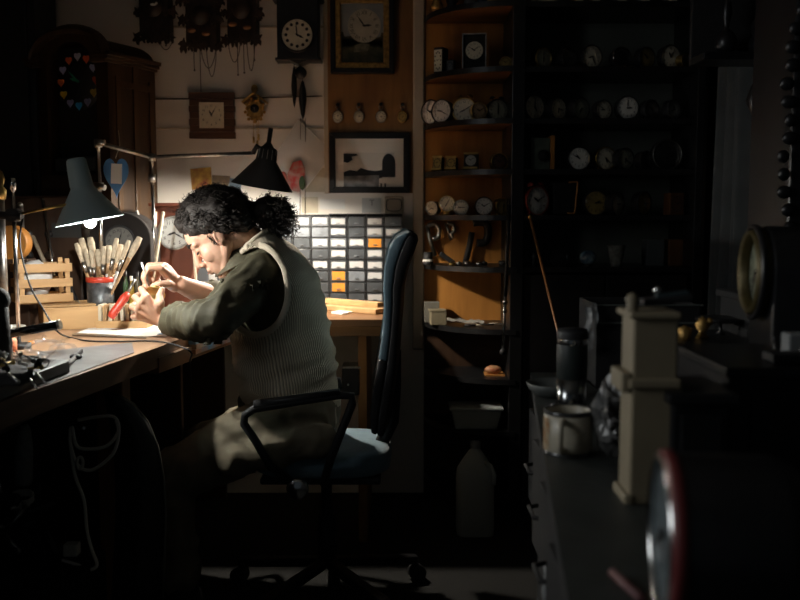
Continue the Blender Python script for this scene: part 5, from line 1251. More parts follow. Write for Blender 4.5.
# the movement in the hands, the tweezers
mc = at(156, 292.5, 2.562)
mv = thing('clock_movement', 'small brass clock movement held between the hands', 'clock movement', mc, 0, None, (R(-50), R(12), 0))
def gear(b, r, th, n, c, m, hub=.2):
    poly = []
    for i in range(n*4):
        rr = r*(1 if (i % 4) in (0, 1) else .9); a = 2*PI*i/(n*4); poly.append((c[0]+rr*math.cos(a), c[1]+rr*math.sin(a), c[2]))
    vs = poly+[(x, y, z+th) for x, y, z in poly]; k = len(poly)
    b.add(vs, [tuple(range(k))[::-1], tuple(range(k, 2*k))]+[(i, (i+1) % k, k+(i+1) % k, k+i) for i in range(k)], m)
M().cyl((0, 0, -.006), (0, 0, -.003), .028, n=32).build('plate', brass, mv)
for x, y, r_, z in ((.008, .006, .013, .001), (-.011, -.005, .010, .003), (.004, -.015, .008, -.001)):
    b = M(); gear(b, r_, .0014, 18, (x, y, z), brass); b.cyl((x, y, -.004), (x, y, .008), .0016, n=8, m=steel); b.build('gear', None, mv)
M().cyl((0, 0, .006), (0, 0, .008), .021, n=24).build('bridge', gilt, mv)
b = M(); t0 = at(149.5, 288.5, 2.555); t1 = at(141, 262, 2.535)
b.tube([t0, t0.lerp(t1, .3), t1], [.0008, .0018, .0022], 6); b.tube([t0+Vector((.0015, 0, 0)), t0.lerp(t1, .5)+Vector((.005, 0, 0)), t1+Vector((.001, 0, 0))], [.0008, .0018, .0022], 6)
solo(b, 'tweezers', steel, 'steel tweezers pinched in the raised hand', 'tweezers', t0, world=True)
# ================================================================== CLOCKS ON THE SHELVES
BC = {}
def round_clock(kind, r, par, mdial, mrim, style='arabic', depth=.035, h=10, mn=10, bell=False, legs=True):
    b = M(); b.lathe([(.0001, depth), (r*.8, depth), (r*1.0, depth*.8), (r*1.05, .0), (r*1.07, -.003), (r*1.0, -.007), (r*.965, -.003)], (0, 0, r), (0, 1, 0), 32, mrim); b.build('case', None, par)
    o = dial_mesh(r*.97, mdial, 0, style).build('dial', None, par); o.location = (0, -.001, r)
    o = hands_mesh(r*.9, h, mn).build('hands', None, par); o.location = (0, -.002, r)
    b = M(); b.lathe([(r*.97, 0), (r*.8, -.006), (r*.5, -.011), (.0001, -.013)], (0, -.005, r), (0, 1, 0), 28, glass, True); b.build('glass', None, par)
    if legs:
        for s_ in (-1, 1): M().cyl((s_*r*.5, .006, r*.22), (s_*r*.68, .006, .003), .003, n=8).ball((s_*r*.68, .006, .004), .004, None, 8).build('foot', mrim, par)
    if bell:
        for s_ in (-1, 1): M().lathe([(.0001, r*.25), (r*.2, r*.18), (r*.3, 0)], (s_*r*.45, .01, 2*r+.004), (s_*.35, 0, 1), 16, mrim).cyl((s_*r*.4, .01, r*1.9), (s_*r*.45, .01, 2*r+.01), .002, n=6).build('bell', None, par)
shortw = mat('silver_dial', (.52, .53, .50), .4, .3)
def shelf_clock(px_, pyb, z, Y, r_px, lab, cat='clock', mdial=None, mrim=None, grp=None, ang=0, nm='alarm_clock', sq=None, sx=1, **kw):
    p_ = at(px_, pyb, Y); p_.z = z; r = r_px*Y/900
    t = thing(nm, lab, cat, p_, ang, grp); round_clock(nm, r, t, mdial or cream, mrim or steel, **kw)
    return t
def square_clock(px_, z, Y, w_px, h_px, lab, mf, md, ang=0, tilt=0, gold_bars=False, dialr=None, nm='travel_clock', grp=None, depth=.03, h=10, mn=8):
    p_ = at(px_, 100, Y); p_.z = z; w, hh_ = w_px*Y/900, h_px*Y/900
    t = thing(nm, lab, 'clock', p_, ang, grp)
    if tilt: t.rotation_euler = (tilt, 0, ang)
    M().box((0, depth/2, hh_/2), (w, depth, hh_)).build('case', mf, t, .003)
    if gold_bars:
        M().box((0, -.006, .004), (w*1.04, .012, .008)).build('bottom_bar', brass, t, .001); M().box((0, -.004, hh_-.003), (w*1.04, .010, .006)).build('top_bar', brass, t, .001)
    if dialr: o = dial_mesh(dialr, md, 0, 'arabic').build('dial', None, t); o.location = (0, -.003, hh_*.55)
    else:
        b = M(); b.box((0, -.001, hh_/2), (w*.82, .003, hh_*.80), md)
        for i in range(12):
            a = 2*PI*i/12; b.box((math.sin(a)*w*.33, -.0028, hh_/2+math.cos(a)*hh_*.32), (.004, .0006, .006), blackink)
        b.build('dial', None, t)
    o = hands_mesh(dialr or w*.36, h, mn).build('hands', None, t); o.location = (0, -.004, hh_*(.55 if dialr else .5))
    return t
z1, z2, z3, z4, z5, z6, z7 = SZ[:7]
goldw = 'watches and clocks on the rounded shelves'
# rounded shelf at eye level: five round clocks
shelf_clock(432, 0, z5, 3.50, 7.0, 'small silver clock turned away, leftmost of five on the brightly lit rounded shelf', ang=-.5, r_px_=0, grp=goldw) if False else None
A = dict(grp=goldw)
shelf_clock(432, 200, z5, 3.50, 6.6, 'small silver clock turned left, leftmost of five on the eye-level rounded shelf', ang=-.5, style='arabic', h=3, mn=40, **A)
shelf_clock(447, 200, z5+.012, 3.46, 8.0, 'gold-rimmed pocket-style clock on a stand, second of five on the eye-level rounded shelf', ang=-.2, mrim=brass, h=7, mn=5, **A)
shelf_clock(461, 200, z5, 3.42, 7.4, 'round cream clock, middle of five on the eye-level rounded shelf', ang=-.15, h=9, mn=15, **A)
shelf_clock(484, 200, z5, 3.42, 8.8, 'bright white round clock with clear black numerals on the eye-level rounded shelf', mdial=white, mrim=blackp, h=10, mn=10, **A)
t = shelf_clock(503, 200, z5, 3.44, 8.2, 'gold cased clock turned sideways, rightmost on the eye-level rounded shelf', ang=.45, mrim=brass, mdial=golddial, h=12, mn=30, **A)
solo(M().lathe([(.0001, 0), (.022, 0), (.020, .008), (.006, .012), (.0001, .012)], n=20), 'display_stand', brass, 'little brass stand under the second clock on the eye-level rounded shelf', 'stand', at(447, 200, 3.46)*Vector((1, 0, 0)).x if False else Vector((at(447, 200, 3.46).x, 3.46, z5)))
# third shelf down: ovals
shelf_clock(431, 0, z3, 3.52, 11.5, 'pale round clock turned away, partly hidden, leftmost on the third rounded shelf', ang=-.75, mdial=white, mrim=blackp, legs=False, **A)
shelf_clock(442, 0, z3, 3.47, 11.0, 'pale round clock turned left in front of its neighbour on the third rounded shelf', ang=-.6, mdial=white, mrim=blackp, legs=False, h=9, mn=20, **A)
shelf_clock(465, 0, z3, 3.45, 11.5, 'gilt-edged alarm clock with two bells on the third rounded shelf', ang=-.25, mrim=brass, bell=True, h=8, mn=10, **A)
shelf_clock(480, 0, z3+.006, 3.40, 8.0, 'small plain tan clock leaning between the bell alarms on the third rounded shelf', ang=.25, mdial=mat('tan_dial', (.42, .30, .18), .5), mrim=brass, **A)
shelf_clock(499, 0, z3, 3.42, 10.5, 'dark rimmed clock with bells, rightmost on the third rounded shelf', ang=.3, mdial=mat('olive_dial', (.34, .34, .26), .5), mrim=blackp, bell=True, h=6, mn=0, **A)
# fourth shelf: gold travel clocks leaning back
square_clock(437, z4+.003, 3.50, 10, 15, 'small leaning square clock with yellowish face, leftmost on the fourth rounded shelf', blackp, golddial, -.35, R(-14), True, grp=goldw)
square_clock(451, z4+.003, 3.46, 11, 14, 'leaning square clock with brass bars, second on the fourth rounded shelf', blackp, golddial, -.25, R(-14), True, grp=goldw)
square_clock(471, z4+.003, 3.42, 14, 17, 'largest leaning square clock with bright brass foot on the fourth rounded shelf', blackp, shortw, -.2, R(-14), True, grp=goldw, dialr=.02)
shelf_clock(501, 0, z4, 3.42, 8.4, 'round reddish-brown clock with gold dots on the fourth rounded shelf', mdial=mat('brown_dial', (.10, .04, .02), .4), mrim=brass, style='dots', ang=.2, **A)
# second shelf
square_clock(438, z2, 3.50, 10, 26, 'tall narrow gilt rectangular clock, leftmost on the second rounded shelf', blackp, cream, -.5, nm='carriage_clock', grp=goldw, depth=.05)
square_clock(450, z2, 3.50, 8, 14, 'tiny dim square clock beside the tall rectangular one', blackp, mat('dim_dial', (0, 0, 0)), -.3, nm='travel_clock', grp=goldw)
t = square_clock(474, z2, 3.40, 22, 34, 'black box-framed clock with steel edge and round cream dial on the second rounded shelf', blackm, cream, -.15, dialr=.032, nm='carriage_clock', grp=goldw, depth=.07)
w_, h_ = 22*3.40/900, 34*3.40/900; frame(-w_/2-.003, w_/2+.003, 0, h_+.003, .004, -.012, 0, steel, 'steel_edge', t, 0)
shelf_clock(506, 0, z2, 3.36, 5.5, 'tiny gold round clock at the right end of the second rounded shelf', mrim=brass, mdial=golddial, **A)
# top shelf: ornaments
for k, (px_, h_, m_, lab) in enumerate(((437, .10, gilt, 'dim gilt ornament leftmost on the topmost rounded shelf'), (452, .05, blackp, 'low black case on the topmost rounded shelf'), (470, .13, mat('dim_grey', (.16, .15, .14), .6), 'grey figurine on the topmost rounded shelf'), (482, .14, mat('dim_blue', (.03, .06, .09), .4), 'dark blue vase on the topmost rounded shelf'), (492, .05, brass, 'little brass pot on the topmost rounded shelf'))):
    p_ = at(px_, 10, 3.46); p_.z = z1
    solo(M().lathe([(.0001, 0), (.022, 0), (.024, h_*.15), (.012+.004*(k % 3), h_*.4), (.024, h_*.65), (.014, h_*.9), (.016, h_), (.0001, h_)], n=20), 'ornament', m_, lab, 'ornament', p_)
# ---------- straight dark shelves
goldb = 'clocks on the dark straight shelves'; YS = 3.36
B = dict(grp=goldb)
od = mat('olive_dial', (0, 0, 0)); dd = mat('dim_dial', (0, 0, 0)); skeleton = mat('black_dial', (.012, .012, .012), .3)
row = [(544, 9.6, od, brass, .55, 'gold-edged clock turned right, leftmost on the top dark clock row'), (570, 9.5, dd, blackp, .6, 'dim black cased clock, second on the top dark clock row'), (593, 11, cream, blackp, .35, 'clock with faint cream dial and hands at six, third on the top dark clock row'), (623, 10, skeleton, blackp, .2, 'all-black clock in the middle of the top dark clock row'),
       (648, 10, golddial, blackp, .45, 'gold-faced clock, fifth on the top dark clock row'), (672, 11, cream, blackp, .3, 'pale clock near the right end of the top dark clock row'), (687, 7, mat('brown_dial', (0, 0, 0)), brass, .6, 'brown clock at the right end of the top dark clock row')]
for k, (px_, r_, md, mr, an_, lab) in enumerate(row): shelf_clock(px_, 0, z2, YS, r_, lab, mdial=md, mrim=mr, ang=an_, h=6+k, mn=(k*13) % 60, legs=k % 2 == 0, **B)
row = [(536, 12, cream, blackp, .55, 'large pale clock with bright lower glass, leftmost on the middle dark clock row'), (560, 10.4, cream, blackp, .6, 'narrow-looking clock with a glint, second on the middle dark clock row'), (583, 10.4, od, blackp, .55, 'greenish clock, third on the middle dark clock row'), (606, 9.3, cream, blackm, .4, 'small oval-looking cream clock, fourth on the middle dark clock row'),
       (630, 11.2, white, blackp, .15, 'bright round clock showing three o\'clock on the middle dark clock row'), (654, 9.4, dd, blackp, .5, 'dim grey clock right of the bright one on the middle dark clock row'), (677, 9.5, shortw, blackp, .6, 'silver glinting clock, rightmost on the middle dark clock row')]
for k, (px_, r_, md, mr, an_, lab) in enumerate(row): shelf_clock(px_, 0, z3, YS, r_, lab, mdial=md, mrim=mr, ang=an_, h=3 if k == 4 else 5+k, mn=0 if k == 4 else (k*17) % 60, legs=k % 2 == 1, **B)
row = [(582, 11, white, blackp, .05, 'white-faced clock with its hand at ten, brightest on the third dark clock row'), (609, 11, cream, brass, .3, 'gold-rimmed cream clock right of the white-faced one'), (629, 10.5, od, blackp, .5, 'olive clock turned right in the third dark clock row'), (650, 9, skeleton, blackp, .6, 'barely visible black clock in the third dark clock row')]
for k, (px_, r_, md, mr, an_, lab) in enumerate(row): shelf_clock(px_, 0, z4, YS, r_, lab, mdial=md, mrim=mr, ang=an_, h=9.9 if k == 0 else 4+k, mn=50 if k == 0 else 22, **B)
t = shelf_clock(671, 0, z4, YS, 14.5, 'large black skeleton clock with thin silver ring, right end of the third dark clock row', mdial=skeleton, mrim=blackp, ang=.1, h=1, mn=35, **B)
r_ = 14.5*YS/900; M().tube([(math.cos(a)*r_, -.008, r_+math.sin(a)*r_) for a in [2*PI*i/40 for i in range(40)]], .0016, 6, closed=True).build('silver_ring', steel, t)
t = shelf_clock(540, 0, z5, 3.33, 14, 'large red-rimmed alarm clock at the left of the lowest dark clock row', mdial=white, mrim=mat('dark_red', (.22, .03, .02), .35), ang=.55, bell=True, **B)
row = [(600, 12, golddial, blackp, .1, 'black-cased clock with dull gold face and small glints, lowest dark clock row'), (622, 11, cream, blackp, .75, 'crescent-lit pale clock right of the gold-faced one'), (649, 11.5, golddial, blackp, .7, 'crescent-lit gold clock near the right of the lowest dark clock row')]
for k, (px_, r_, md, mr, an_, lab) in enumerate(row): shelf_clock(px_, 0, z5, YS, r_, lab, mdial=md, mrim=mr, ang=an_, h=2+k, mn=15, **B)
p_ = at(680, 200, YS); p_.z = z5
square_clock(680, z5, YS, 16, 22, 'dim brown wooden cube clock at the right end of the lowest dark clock row', wood_b, mat('brown_dial', (0, 0, 0)), .2, nm='cube_clock', grp=goldb, depth=.05)
# book / box pair in third row, framed open box in the fourth
p_ = at(540, 160, YS); p_.z = z4; gb = thing('green_display_box', 'greenish open display box with a pale orange side, left of the third dark clock row', 'box', p_)
M().box((0, .03, .058), (.07, .08, .115)).build('box', mat('grey_green_box', (.10, .12, .09), .5, var=.4, scale=30), gb, .002)
M().box((.044, .02, .062), (.016, .07, .123)).build('side_board', wood_o, gb, .001)
M().lathe([(.0001, 0), (.02, 0), (.022, .012), (.0001, .014)], (.01, -.012, .05), (0, -1, 0), 18, blackm).build('round_boss', None, gb)
p_ = at(565, 200, 3.36); p_.z = z5; ob = thing('dark_open_case', 'dark open case with a pale orange rounded edge beside the red alarm clock', 'case', p_, .1)
M().box((0, .04, .062), (.085, .07, .118)).build('case', blackm, ob, .004)
hh_ = .125; M().tube(spl([Vector((.012, -.004, .120)), Vector((.040, -.004, .122)), Vector((.0455, -.004, .112)), Vector((.041, -.004, .06)), Vector((.037, -.004, .012)), Vector((.028, -.004, .006)), Vector((.008, -.004, .008))], 4), .0035, 8, wood_ox).build('edge_moulding', None, ob)
# row e
def rowe(px_): p_ = at(px_, 260, 3.36); p_.z = z6; return p_
solo(M().lathe([(.0001, 0), (.010, 0), (.004, .012), (.008, .028), (.010, .040), (.003, .05), (.0001, .052)], n=16), 'figurine', steel, 'tiny silver figurine on the dark shelf below the red alarm clock', 'figurine', rowe(533))
shelf_clock(564, 0, z6, YS, 8.5, 'dim black clock on the lowest open dark shelf', mdial=skeleton, mrim=blackp, **B)
gl = thing('glass_paperweight', 'blue and white glass ball on the lowest open dark shelf', 'paperweight', rowe(588))
M().ball((0, 0, .034), (.032, .032, .028), mat('blue_white_glass', (.35, .5, .6), .08, col2=(.02, .05, .09), scale=28, coat=1), 24).build('ball', None, gl); M().lathe([(.0001, 0), (.018, 0), (.014, .010), (.0001, .010)], n=20, m=blackp).build('foot', None, gl)
solo(M().lathe([(.0001, 0), (.02, 0), (.022, .012), (.034, .075), (.038, .078), (.036, .08), (.031, .076), (.019, .014), (.0001, .012)], n=28), 'glass_beaker', mat('greyish_glass', (.30, .31, .28), .12, coat=.8, var=.5, scale=60), 'ribbed glass beaker on the lowest open dark shelf', 'glass', rowe(616))
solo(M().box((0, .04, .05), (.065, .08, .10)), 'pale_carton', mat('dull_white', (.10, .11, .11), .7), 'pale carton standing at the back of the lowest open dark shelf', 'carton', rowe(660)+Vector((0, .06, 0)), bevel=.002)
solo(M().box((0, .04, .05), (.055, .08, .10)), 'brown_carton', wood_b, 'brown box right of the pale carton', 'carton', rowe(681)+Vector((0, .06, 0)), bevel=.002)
# top row books and cases
for k, (px_, w_, h_, c, lab) in enumerate(((533, 6, 30, (.22, .03, .02), 'red book standing on the topmost dark shelf'), (548, 18, 34, (.30, .28, .2), 'pale boxed clock on the topmost dark shelf'), (579, 10, 30, (.18, .09, .03), 'brown book on the topmost dark shelf'), (596, 10, 30, (.14, .08, .04), 'dark tan book on the topmost dark shelf'), (622, 12, 28, (.07, .07, .08), 'dark grey case on the topmost dark shelf'), (645, 12, 28, (.14, .15, .16), 'grey case on the topmost dark shelf'), (672, 12, 28, (.12, .12, .12), 'dim grey case at the right of the topmost dark shelf'))):
    p_ = at(px_, 10, 3.36); p_.z = z1; w = w_*3.36/900; h = h_*3.36/900; t = thing('book' if 'book' in lab else 'boxed_clock', lab, 'book' if 'book' in lab else 'box', p_, 0, 'books and cases on the topmost shelf')
    M().box((0, .05, h/2), (w, .1, h)).build('cover', mat('bk%d' % k, c, .6), t, .002); M().box((0, .045, h/2), (w*.7, .1, h*.92)).build('pages', card, t)
# tools on the lit backing
def hang(px_, py_): return at(px_, py_, 3.58)
def calliper(pts_, cpts, w_, m1, m2, lab, nm='bow_calliper'):
    p0 = hang(*pts_[0]); t = thing(nm, lab, 'tool', p0)
    M().tube([hang(*q) for q in pts_], w_, 8).build('stem', m1, t, 0, True); M().tube(spl([hang(*q) for q in cpts], 5), w_*1.25, 8).build('bow', m2, t, 0, True)
calliper([(427, 225), (430, 240), (435, 256)], [(428, 226), (434, 224), (439, 229), (438, 237), (433, 239)], .008, steel, steel, 'silver bow calliper leaning on the orange board, leftmost')
calliper([(446, 223), (451, 240)], [(447, 223), (453, 225), (454, 231), (451, 234), (453, 238)], .006, steel, steel, 'small silver clamp hanging on the orange board between the two callipers')
calliper([(472, 232), (469, 248), (465, 264)], [(473, 223), (481, 222), (487, 225), (488, 234), (485, 242), (477, 243)], .012, blackp, blackp, 'large black bow gauge on the orange board')
pc0 = Vector((0, 3.47, z6))
def sh6(px_, Y=3.47): return Vector((at(px_, 260, Y).x, Y, z6))
t = thing('loupe_stack', 'stack of black eye loupes with a white band, left on the tool shelf', 'loupe', sh6(428))
M().lathe([(.0001, 0), (.020, 0), (.020, .014), (.0001, .014)], n=24, m=blackp).build('loupe', None, t); M().lathe([(.0205, .014), (.0205, .022), (.0001, .022)], n=24, m=white).build('white_band', None, t); M().lathe([(.018, .022), (.017, .05), (.012, .05), (.0001, .048)], n=24, m=blackp).build('upper_loupe', None, t)
solo(M().bar((-.02, 0, .045), (.035, 0, .008), .022, .018), 'black_case', blackp, 'black wedge-shaped case leaning on the tool shelf', 'case', sh6(445), bevel=.002)
rn = random.Random(11)
for k, (px_, lab) in enumerate(((452, 'small brass nut near the black case on the tool shelf'), (459, 'steel bush in the middle of the tool shelf'), (467, 'steel ring before the black bow gauge'), (479, 'small shiny steel cap right of the bow gauge'), (484, 'dark round knob right of the steel cap'), (502, 'dark knob at the right end of the tool shelf'))):
    solo(M().lathe([(.0001, 0), (.012, 0), (.013, .008+.004*(k % 3)), (.007, .013), (.0001, .018)], n=16), 'small_fitting', (brass, steel, steel, chrome, blackp, blackp)[k], lab, 'fitting', sh6(px_, 3.42+.01*k))
# lower lit shelf: boxes & papers
def sh7(px_, Y=3.45): return Vector((at(px_, 320, Y).x, Y, z7))
t = thing('card_box', 'small buff cardboard box on the lower lit shelf', 'box', sh7(439, 3.44), .1); M().box((0, .03, .026), (.06, .06, .052)).build('body', mat('buff_box', (.25, .21, .13), .8, var=.2, scale=20), t, .002); M().box((-.003, .03, .055), (.064, .064, .006)).build('lid', MAT['buff_box'], t, .001)
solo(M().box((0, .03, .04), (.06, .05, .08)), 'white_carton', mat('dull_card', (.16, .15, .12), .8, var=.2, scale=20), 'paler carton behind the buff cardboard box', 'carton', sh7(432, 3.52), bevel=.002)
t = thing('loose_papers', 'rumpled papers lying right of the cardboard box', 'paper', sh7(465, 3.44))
b = M(); n = 14; vs = []
for i in range(n+1):
    for j in range(n+1):
        u, v = i/n-.5, j/n-.5; vs.append((u*.14, v*.09, .010+.02*abs(noise.noise(Vector((u*5, v*5, 2)))) + .02*max(0, -u)))
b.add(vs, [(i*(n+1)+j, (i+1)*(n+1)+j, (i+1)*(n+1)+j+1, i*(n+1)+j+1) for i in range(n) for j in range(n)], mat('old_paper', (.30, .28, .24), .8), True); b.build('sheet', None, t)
for k in range(6):
    v = sh7(470+k*6, 3.38+.012*k); solo(M().cyl((-.02, 0, .006), (.022, .008*(-1)**k, .006), .004, n=8), 'small_screwdriver', (blackp, card, steel)[k % 3], f'small tool lying on the lower lit shelf, {ORD[k]} of six', 'tool', v, group='small tools on the lower lit shelf')
# dark lower shelves: red item, tub, jug
p_ = at(495, 378, 3.38); p_.z = SZ[7]; t = thing('red_toy_box', 'red and orange patterned packet on a dark low shelf', 'packet', p_)
M().box((0, .03, .003), (.075, .07, .006)).build('tray', wood_ox, t); b = M(); b.ball((-.005, .02, .022), (.034, .02, .016), mat('red_pattern', (.5, .08, .03), .45, col2=(.5, .3, .15), scale=40), 14); b.build('packet', None, t)
t = thing('plastic_tub', 'grey rectangular plastic tub with a lid on the low dark shelf', 'tub', Vector((at(476, 428, 3.34).x, 3.38, SZ[8])))
gp = mat('grey_translucent', (.34, .37, .36), .35)
b = M(); w0, w1 = .078, .094
b.add([(-w0, -.05, 0), (w0, -.05, 0), (w0, .05, 0), (-w0, .05, 0), (-w1, -.06, .075), (w1, -.06, .075), (w1, .06, .075), (-w1, .06, .075)], [(3, 2, 1, 0), (0, 1, 5, 4), (1, 2, 6, 5), (2, 3, 7, 6), (3, 0, 4, 7), (4, 5, 6, 7)], gp); b.build('body', None, t, .006)
M().box((0, 0, .080), (w1*2+.014, .134, .010)).build('lid', gp, t, .003)
jg = thing('plastic_jug', 'tall translucent plastic jug with tapered shoulders standing on the floor', 'jug', Vector((at(475, 530, 3.15).x, 3.17, 0)))
b = M(); JW = .066
rings = [(1, .0), (1.02, .012), (1.02, .20), (.97, .225), (.70, .262), (.34, .297), (.25, .302), (.25, .322), (.0, .322)]; nn_ = 36; vs = []
for s_, z_ in rings:
    e_ = .45 if s_ > .8 else .75
    for i in range(nn_): x_, y_ = sup(2*PI*i/nn_, JW*s_, JW*s_, e_); vs.append((x_, y_, z_))
b.add(vs, [(j*nn_+i, j*nn_+(i+1) % nn_, (j+1)*nn_+(i+1) % nn_, (j+1)*nn_+i) for j in range(len(rings)-1) for i in range(nn_)], mat('jug_plastic', (.42, .45, .43), .4), True); b.build('body', None, jg)
M().lathe([(.019, .308), (.019, .330), (.0001, .331)], n=20, m=mat('jug_cap', (.25, .25, .24), .5)).build('cap', None, jg)
M().tube([(.03, -.03, .262), (.05, -.055, .255), (.062, -.062, .225), (.06, -.066, .19)], .009, 8, MAT['jug_plastic']).build('handle', None, jg)
# hanging pole and leaning cane
p0, p1 = at(509, 205, 3.25), at(503, 352, 3.22)
t = thing('hanging_strut', 'black strut with a chrome lower end hanging beside the rounded shelves', 'rod', p0)
M().cyl(p0, p0.lerp(p1, .62), .006, n=12).build('rod', blackp, t, 0, True); M().cyl(p0.lerp(p1, .60), p0.lerp(p1, .99), .0055, n=12).ball(p0.lerp(p1, .66), .010, None, 12).ball(p0.lerp(p1, .72), .010, None, 12).build('chrome_end', chrome, t, 0, True); M().ball(p1, .013, None, 12).build('foot', blackp, t, 0, True)
M().tube([p0, p0+Vector((0, .03, .02)), p0+Vector((0, .06, .01))], .003, 6).build('hook', blackp, t, 0, True)
p0 = at(530, 217, 3.26); p1 = at(551, 303, 3.12); d = (p1-p0).normalized(); p2 = p1+d*.02
cn = thing('wooden_cane', 'thin brown wooden cane leaning before the dark shelves', 'cane', p1+d*((p1.z)/-d.z))
M().cyl(p0, p1+d*((p1.z)/-d.z), .0055, .0045, 10).build('shaft', mat('cane_wood', (.30, .14, .06), .4), cn, 0, True); M().ball(p0, .009, None, 12).build('knob', brass, cn, 0, True)

# ================================================================== RIGHT COUNTER
CZ = .77
mug = thing('enamel_mug', 'cream speckled mug with dark rim and brown left side on the counter edge', 'mug', atz(570, 455, CZ)+Vector((0, .02, 0)))
mr = 24.5*(mug.location.y)/900; mh = .067
mm_ = mat('mug_glaze', (.50, .46, .36), .35, var=.2, scale=60)
b = M(); b.lathe([(.0001, 0), (mr*.93, 0), (mr, .005), (mr, mh), (mr-.003, mh+.001), (mr-.004, mh-.002), (mr-.004, .006), (.0001, .005)], n=48, m=mm_); b.build('cup', None, mug)
M().lathe([(mr+.0005, mh-.005), (mr+.0012, mh), (mr-.001, mh+.0025), (mr-.004, mh)], n=48, m=mat('dark_rim', (.03, .03, .03), .3, coat=.4)).build('rim', None, mug)
M().lathe([(mr+.0006, .0), (mr+.0008, .005), (mr-.001, .006)], n=48, m=MAT['dark_rim']).build('foot_line', None, mug)
b = M(); n = 14; vs = []
for j in range(9):
    for i in range(n+1):
        a = PI+.55-i/n*1.35; wob = .003*math.sin(j*2.1) if i == 0 else 0; vs.append(((mr+.0006)*math.cos(a)+0, (mr+.0006)*math.sin(a), .006+j*.0066+wob))
b.add(vs, [(j*(n+1)+i, (j+1)*(n+1)+i, (j+1)*(n+1)+i+1, j*(n+1)+i+1) for j in range(8) for i in range(n)], mat('brown_decor', (.34, .16, .06), .4, col2=(.42, .36, .25), scale=90), True); b.build('brown_decoration', None, mug)
ha = -PI/2-.38; hx, hy = math.cos(ha), math.sin(ha)
M().tube(spl([Vector((hx*(mr-.002), hy*(mr-.002), .056)), Vector((hx*(mr+.016), hy*(mr+.016), .055)), Vector((hx*(mr+.023), hy*(mr+.023), .042)), Vector((hx*(mr+.022), hy*(mr+.022), .024)), Vector((hx*(mr+.013), hy*(mr+.013), .013)), Vector((hx*(mr-.002), hy*(mr-.002), .011))], 5), .0052, 10, mm_).build('handle', None, mug)
# thermos
tp = atz(571, 424, CZ); th = thing('thermos_flask', 'tall black and steel thermos flask behind the mug', 'flask', tp)
TY = tp.y; rT = 15*TY/900; zt = at(0, 329, TY).z-CZ; zs = at(0, 343, TY).z-CZ; ze = at(0, 378, TY).z-CZ
M().lathe([(.0001, 0), (rT, 0), (rT, ze), (.0001, ze)], n=36, m=mat('dark_steel', (.30, .31, .31), .2, 1)).build('lower_body', None, th)
M().lathe([(rT*.98, ze), (rT*1.03, ze+.003), (rT*1.03, zs-.004), (rT*.98, zs)], n=36, m=mat('dark_green_grip', (.015, .022, .02), .5)).build('grip', None, th)
M().lathe([(rT*1.0, zs-.002), (rT*1.02, zs), (rT*1.02, zs+.008), (rT, zs+.010)], n=36, m=chrome).build('collar', None, th)
M().lathe([(rT*1.04, zs+.008), (rT*1.06, zt-.006), (rT*.98, zt), (.0001, zt+.001)], n=36, m=blackp).build('lid', None, th)
# shallow bowl/tray to the left behind mug
bw_ = atz(560, 412, CZ); bw_.y = 1.83; bw_.x = at(553, 400, 1.83).x
solo(M().lathe([(.0001, 0), (.035, 0), (.05, .014), (.056, .026), (.054, .027), (.047, .016), (.033, .003), (.0001, .003)], n=36), 'grey_bowl', mat('grey_bowl_glaze', (.13, .14, .13), .5), 'grey shallow bowl behind the thermos', 'bowl', bw_)
# black bin with plastic bag
bn = thing('black_crate', 'large black crate with a pale rim line behind the counter clutter', 'crate', (at(620, 380, 1.98).x+.02, 1.98, CZ))
zb_ = at(0, 305, 1.90).z-CZ; xl = at(596, 330, 1.90).x-bn.location.x; xr = xl+.22
b = M()
b.box(((xl+xr)/2, -.08, zb_/2), (xr-xl, .006, zb_)).box(((xl+xr)/2, .10, zb_/2), (xr-xl, .006, zb_)).box((xl+.003, .01, zb_/2), (.006, .18, zb_)).box((xr-.003, .01, zb_/2), (.006, .18, zb_)).box(((xl+xr)/2, .01, .004), (xr-xl, .18, .008)); b.build('body', blackm, bn, .002)
M().box(((xl+xr)/2, -.084, zb_), (xr-xl+.01, .006, .003)).build('rim', mat('rim_grey', (.10, .11, .10), .4), bn)
M().box(((xl+xr)/2, -.084, zb_-.038), (xr-xl, .004, .004)).build('lower_line', MAT['rim_grey'], bn)
b = M(); n = 10; vs = []
for j in range(15):
    t_ = j/14
    for i in range(n+1):
        u = i/n; px_ = (585+u*12)*(1-t_)+(588+u*6)*t_+1.5*math.sin(t_*7); py_ = 305+t_*46+3*math.sin(u*6); vs.append(at(px_, py_, 1.88)+Vector((0, .010*math.sin(u*9+t_*4)+.006*math.sin(t_*15), 0)))
b.add(vs, [(j*(n+1)+i, (j+1)*(n+1)+i, (j+1)*(n+1)+i+1, j*(n+1)+i+1) for j in range(14) for i in range(n)], None, True)
o = solo(b, 'plastic_bag', mat('bag_film', (.35, .37, .38), .25, alpha=.35), 'thin clear plastic bag hanging over the left corner of the black crate', 'bag', at(590, 352, 1.88), world=True); o.modifiers.new('s', 'SOLIDIFY').thickness = .0008
# crumpled foil
b = M(); fc = at(612, 466, 1.35); b.ball((0, 0, 0), (.022, .03, .055), None, 40)
for i, v in enumerate(b.v): b.v[i] = v + v.normalized()*((ridged(v, 38)-.5)*.022+noise.noise(v*90)*.006)
for k in range(0): pass
b.sm = [False]*len(b.sm)
zmin = min(v.z for v in b.v); solo(b, 'crumpled_foil', mat('crumpled_film', (.14, .14, .135), .3, .3), 'crumpled dark plastic wrap between mug and cream case', 'wrapping', Vector((fc.x, fc.y, CZ-zmin)))
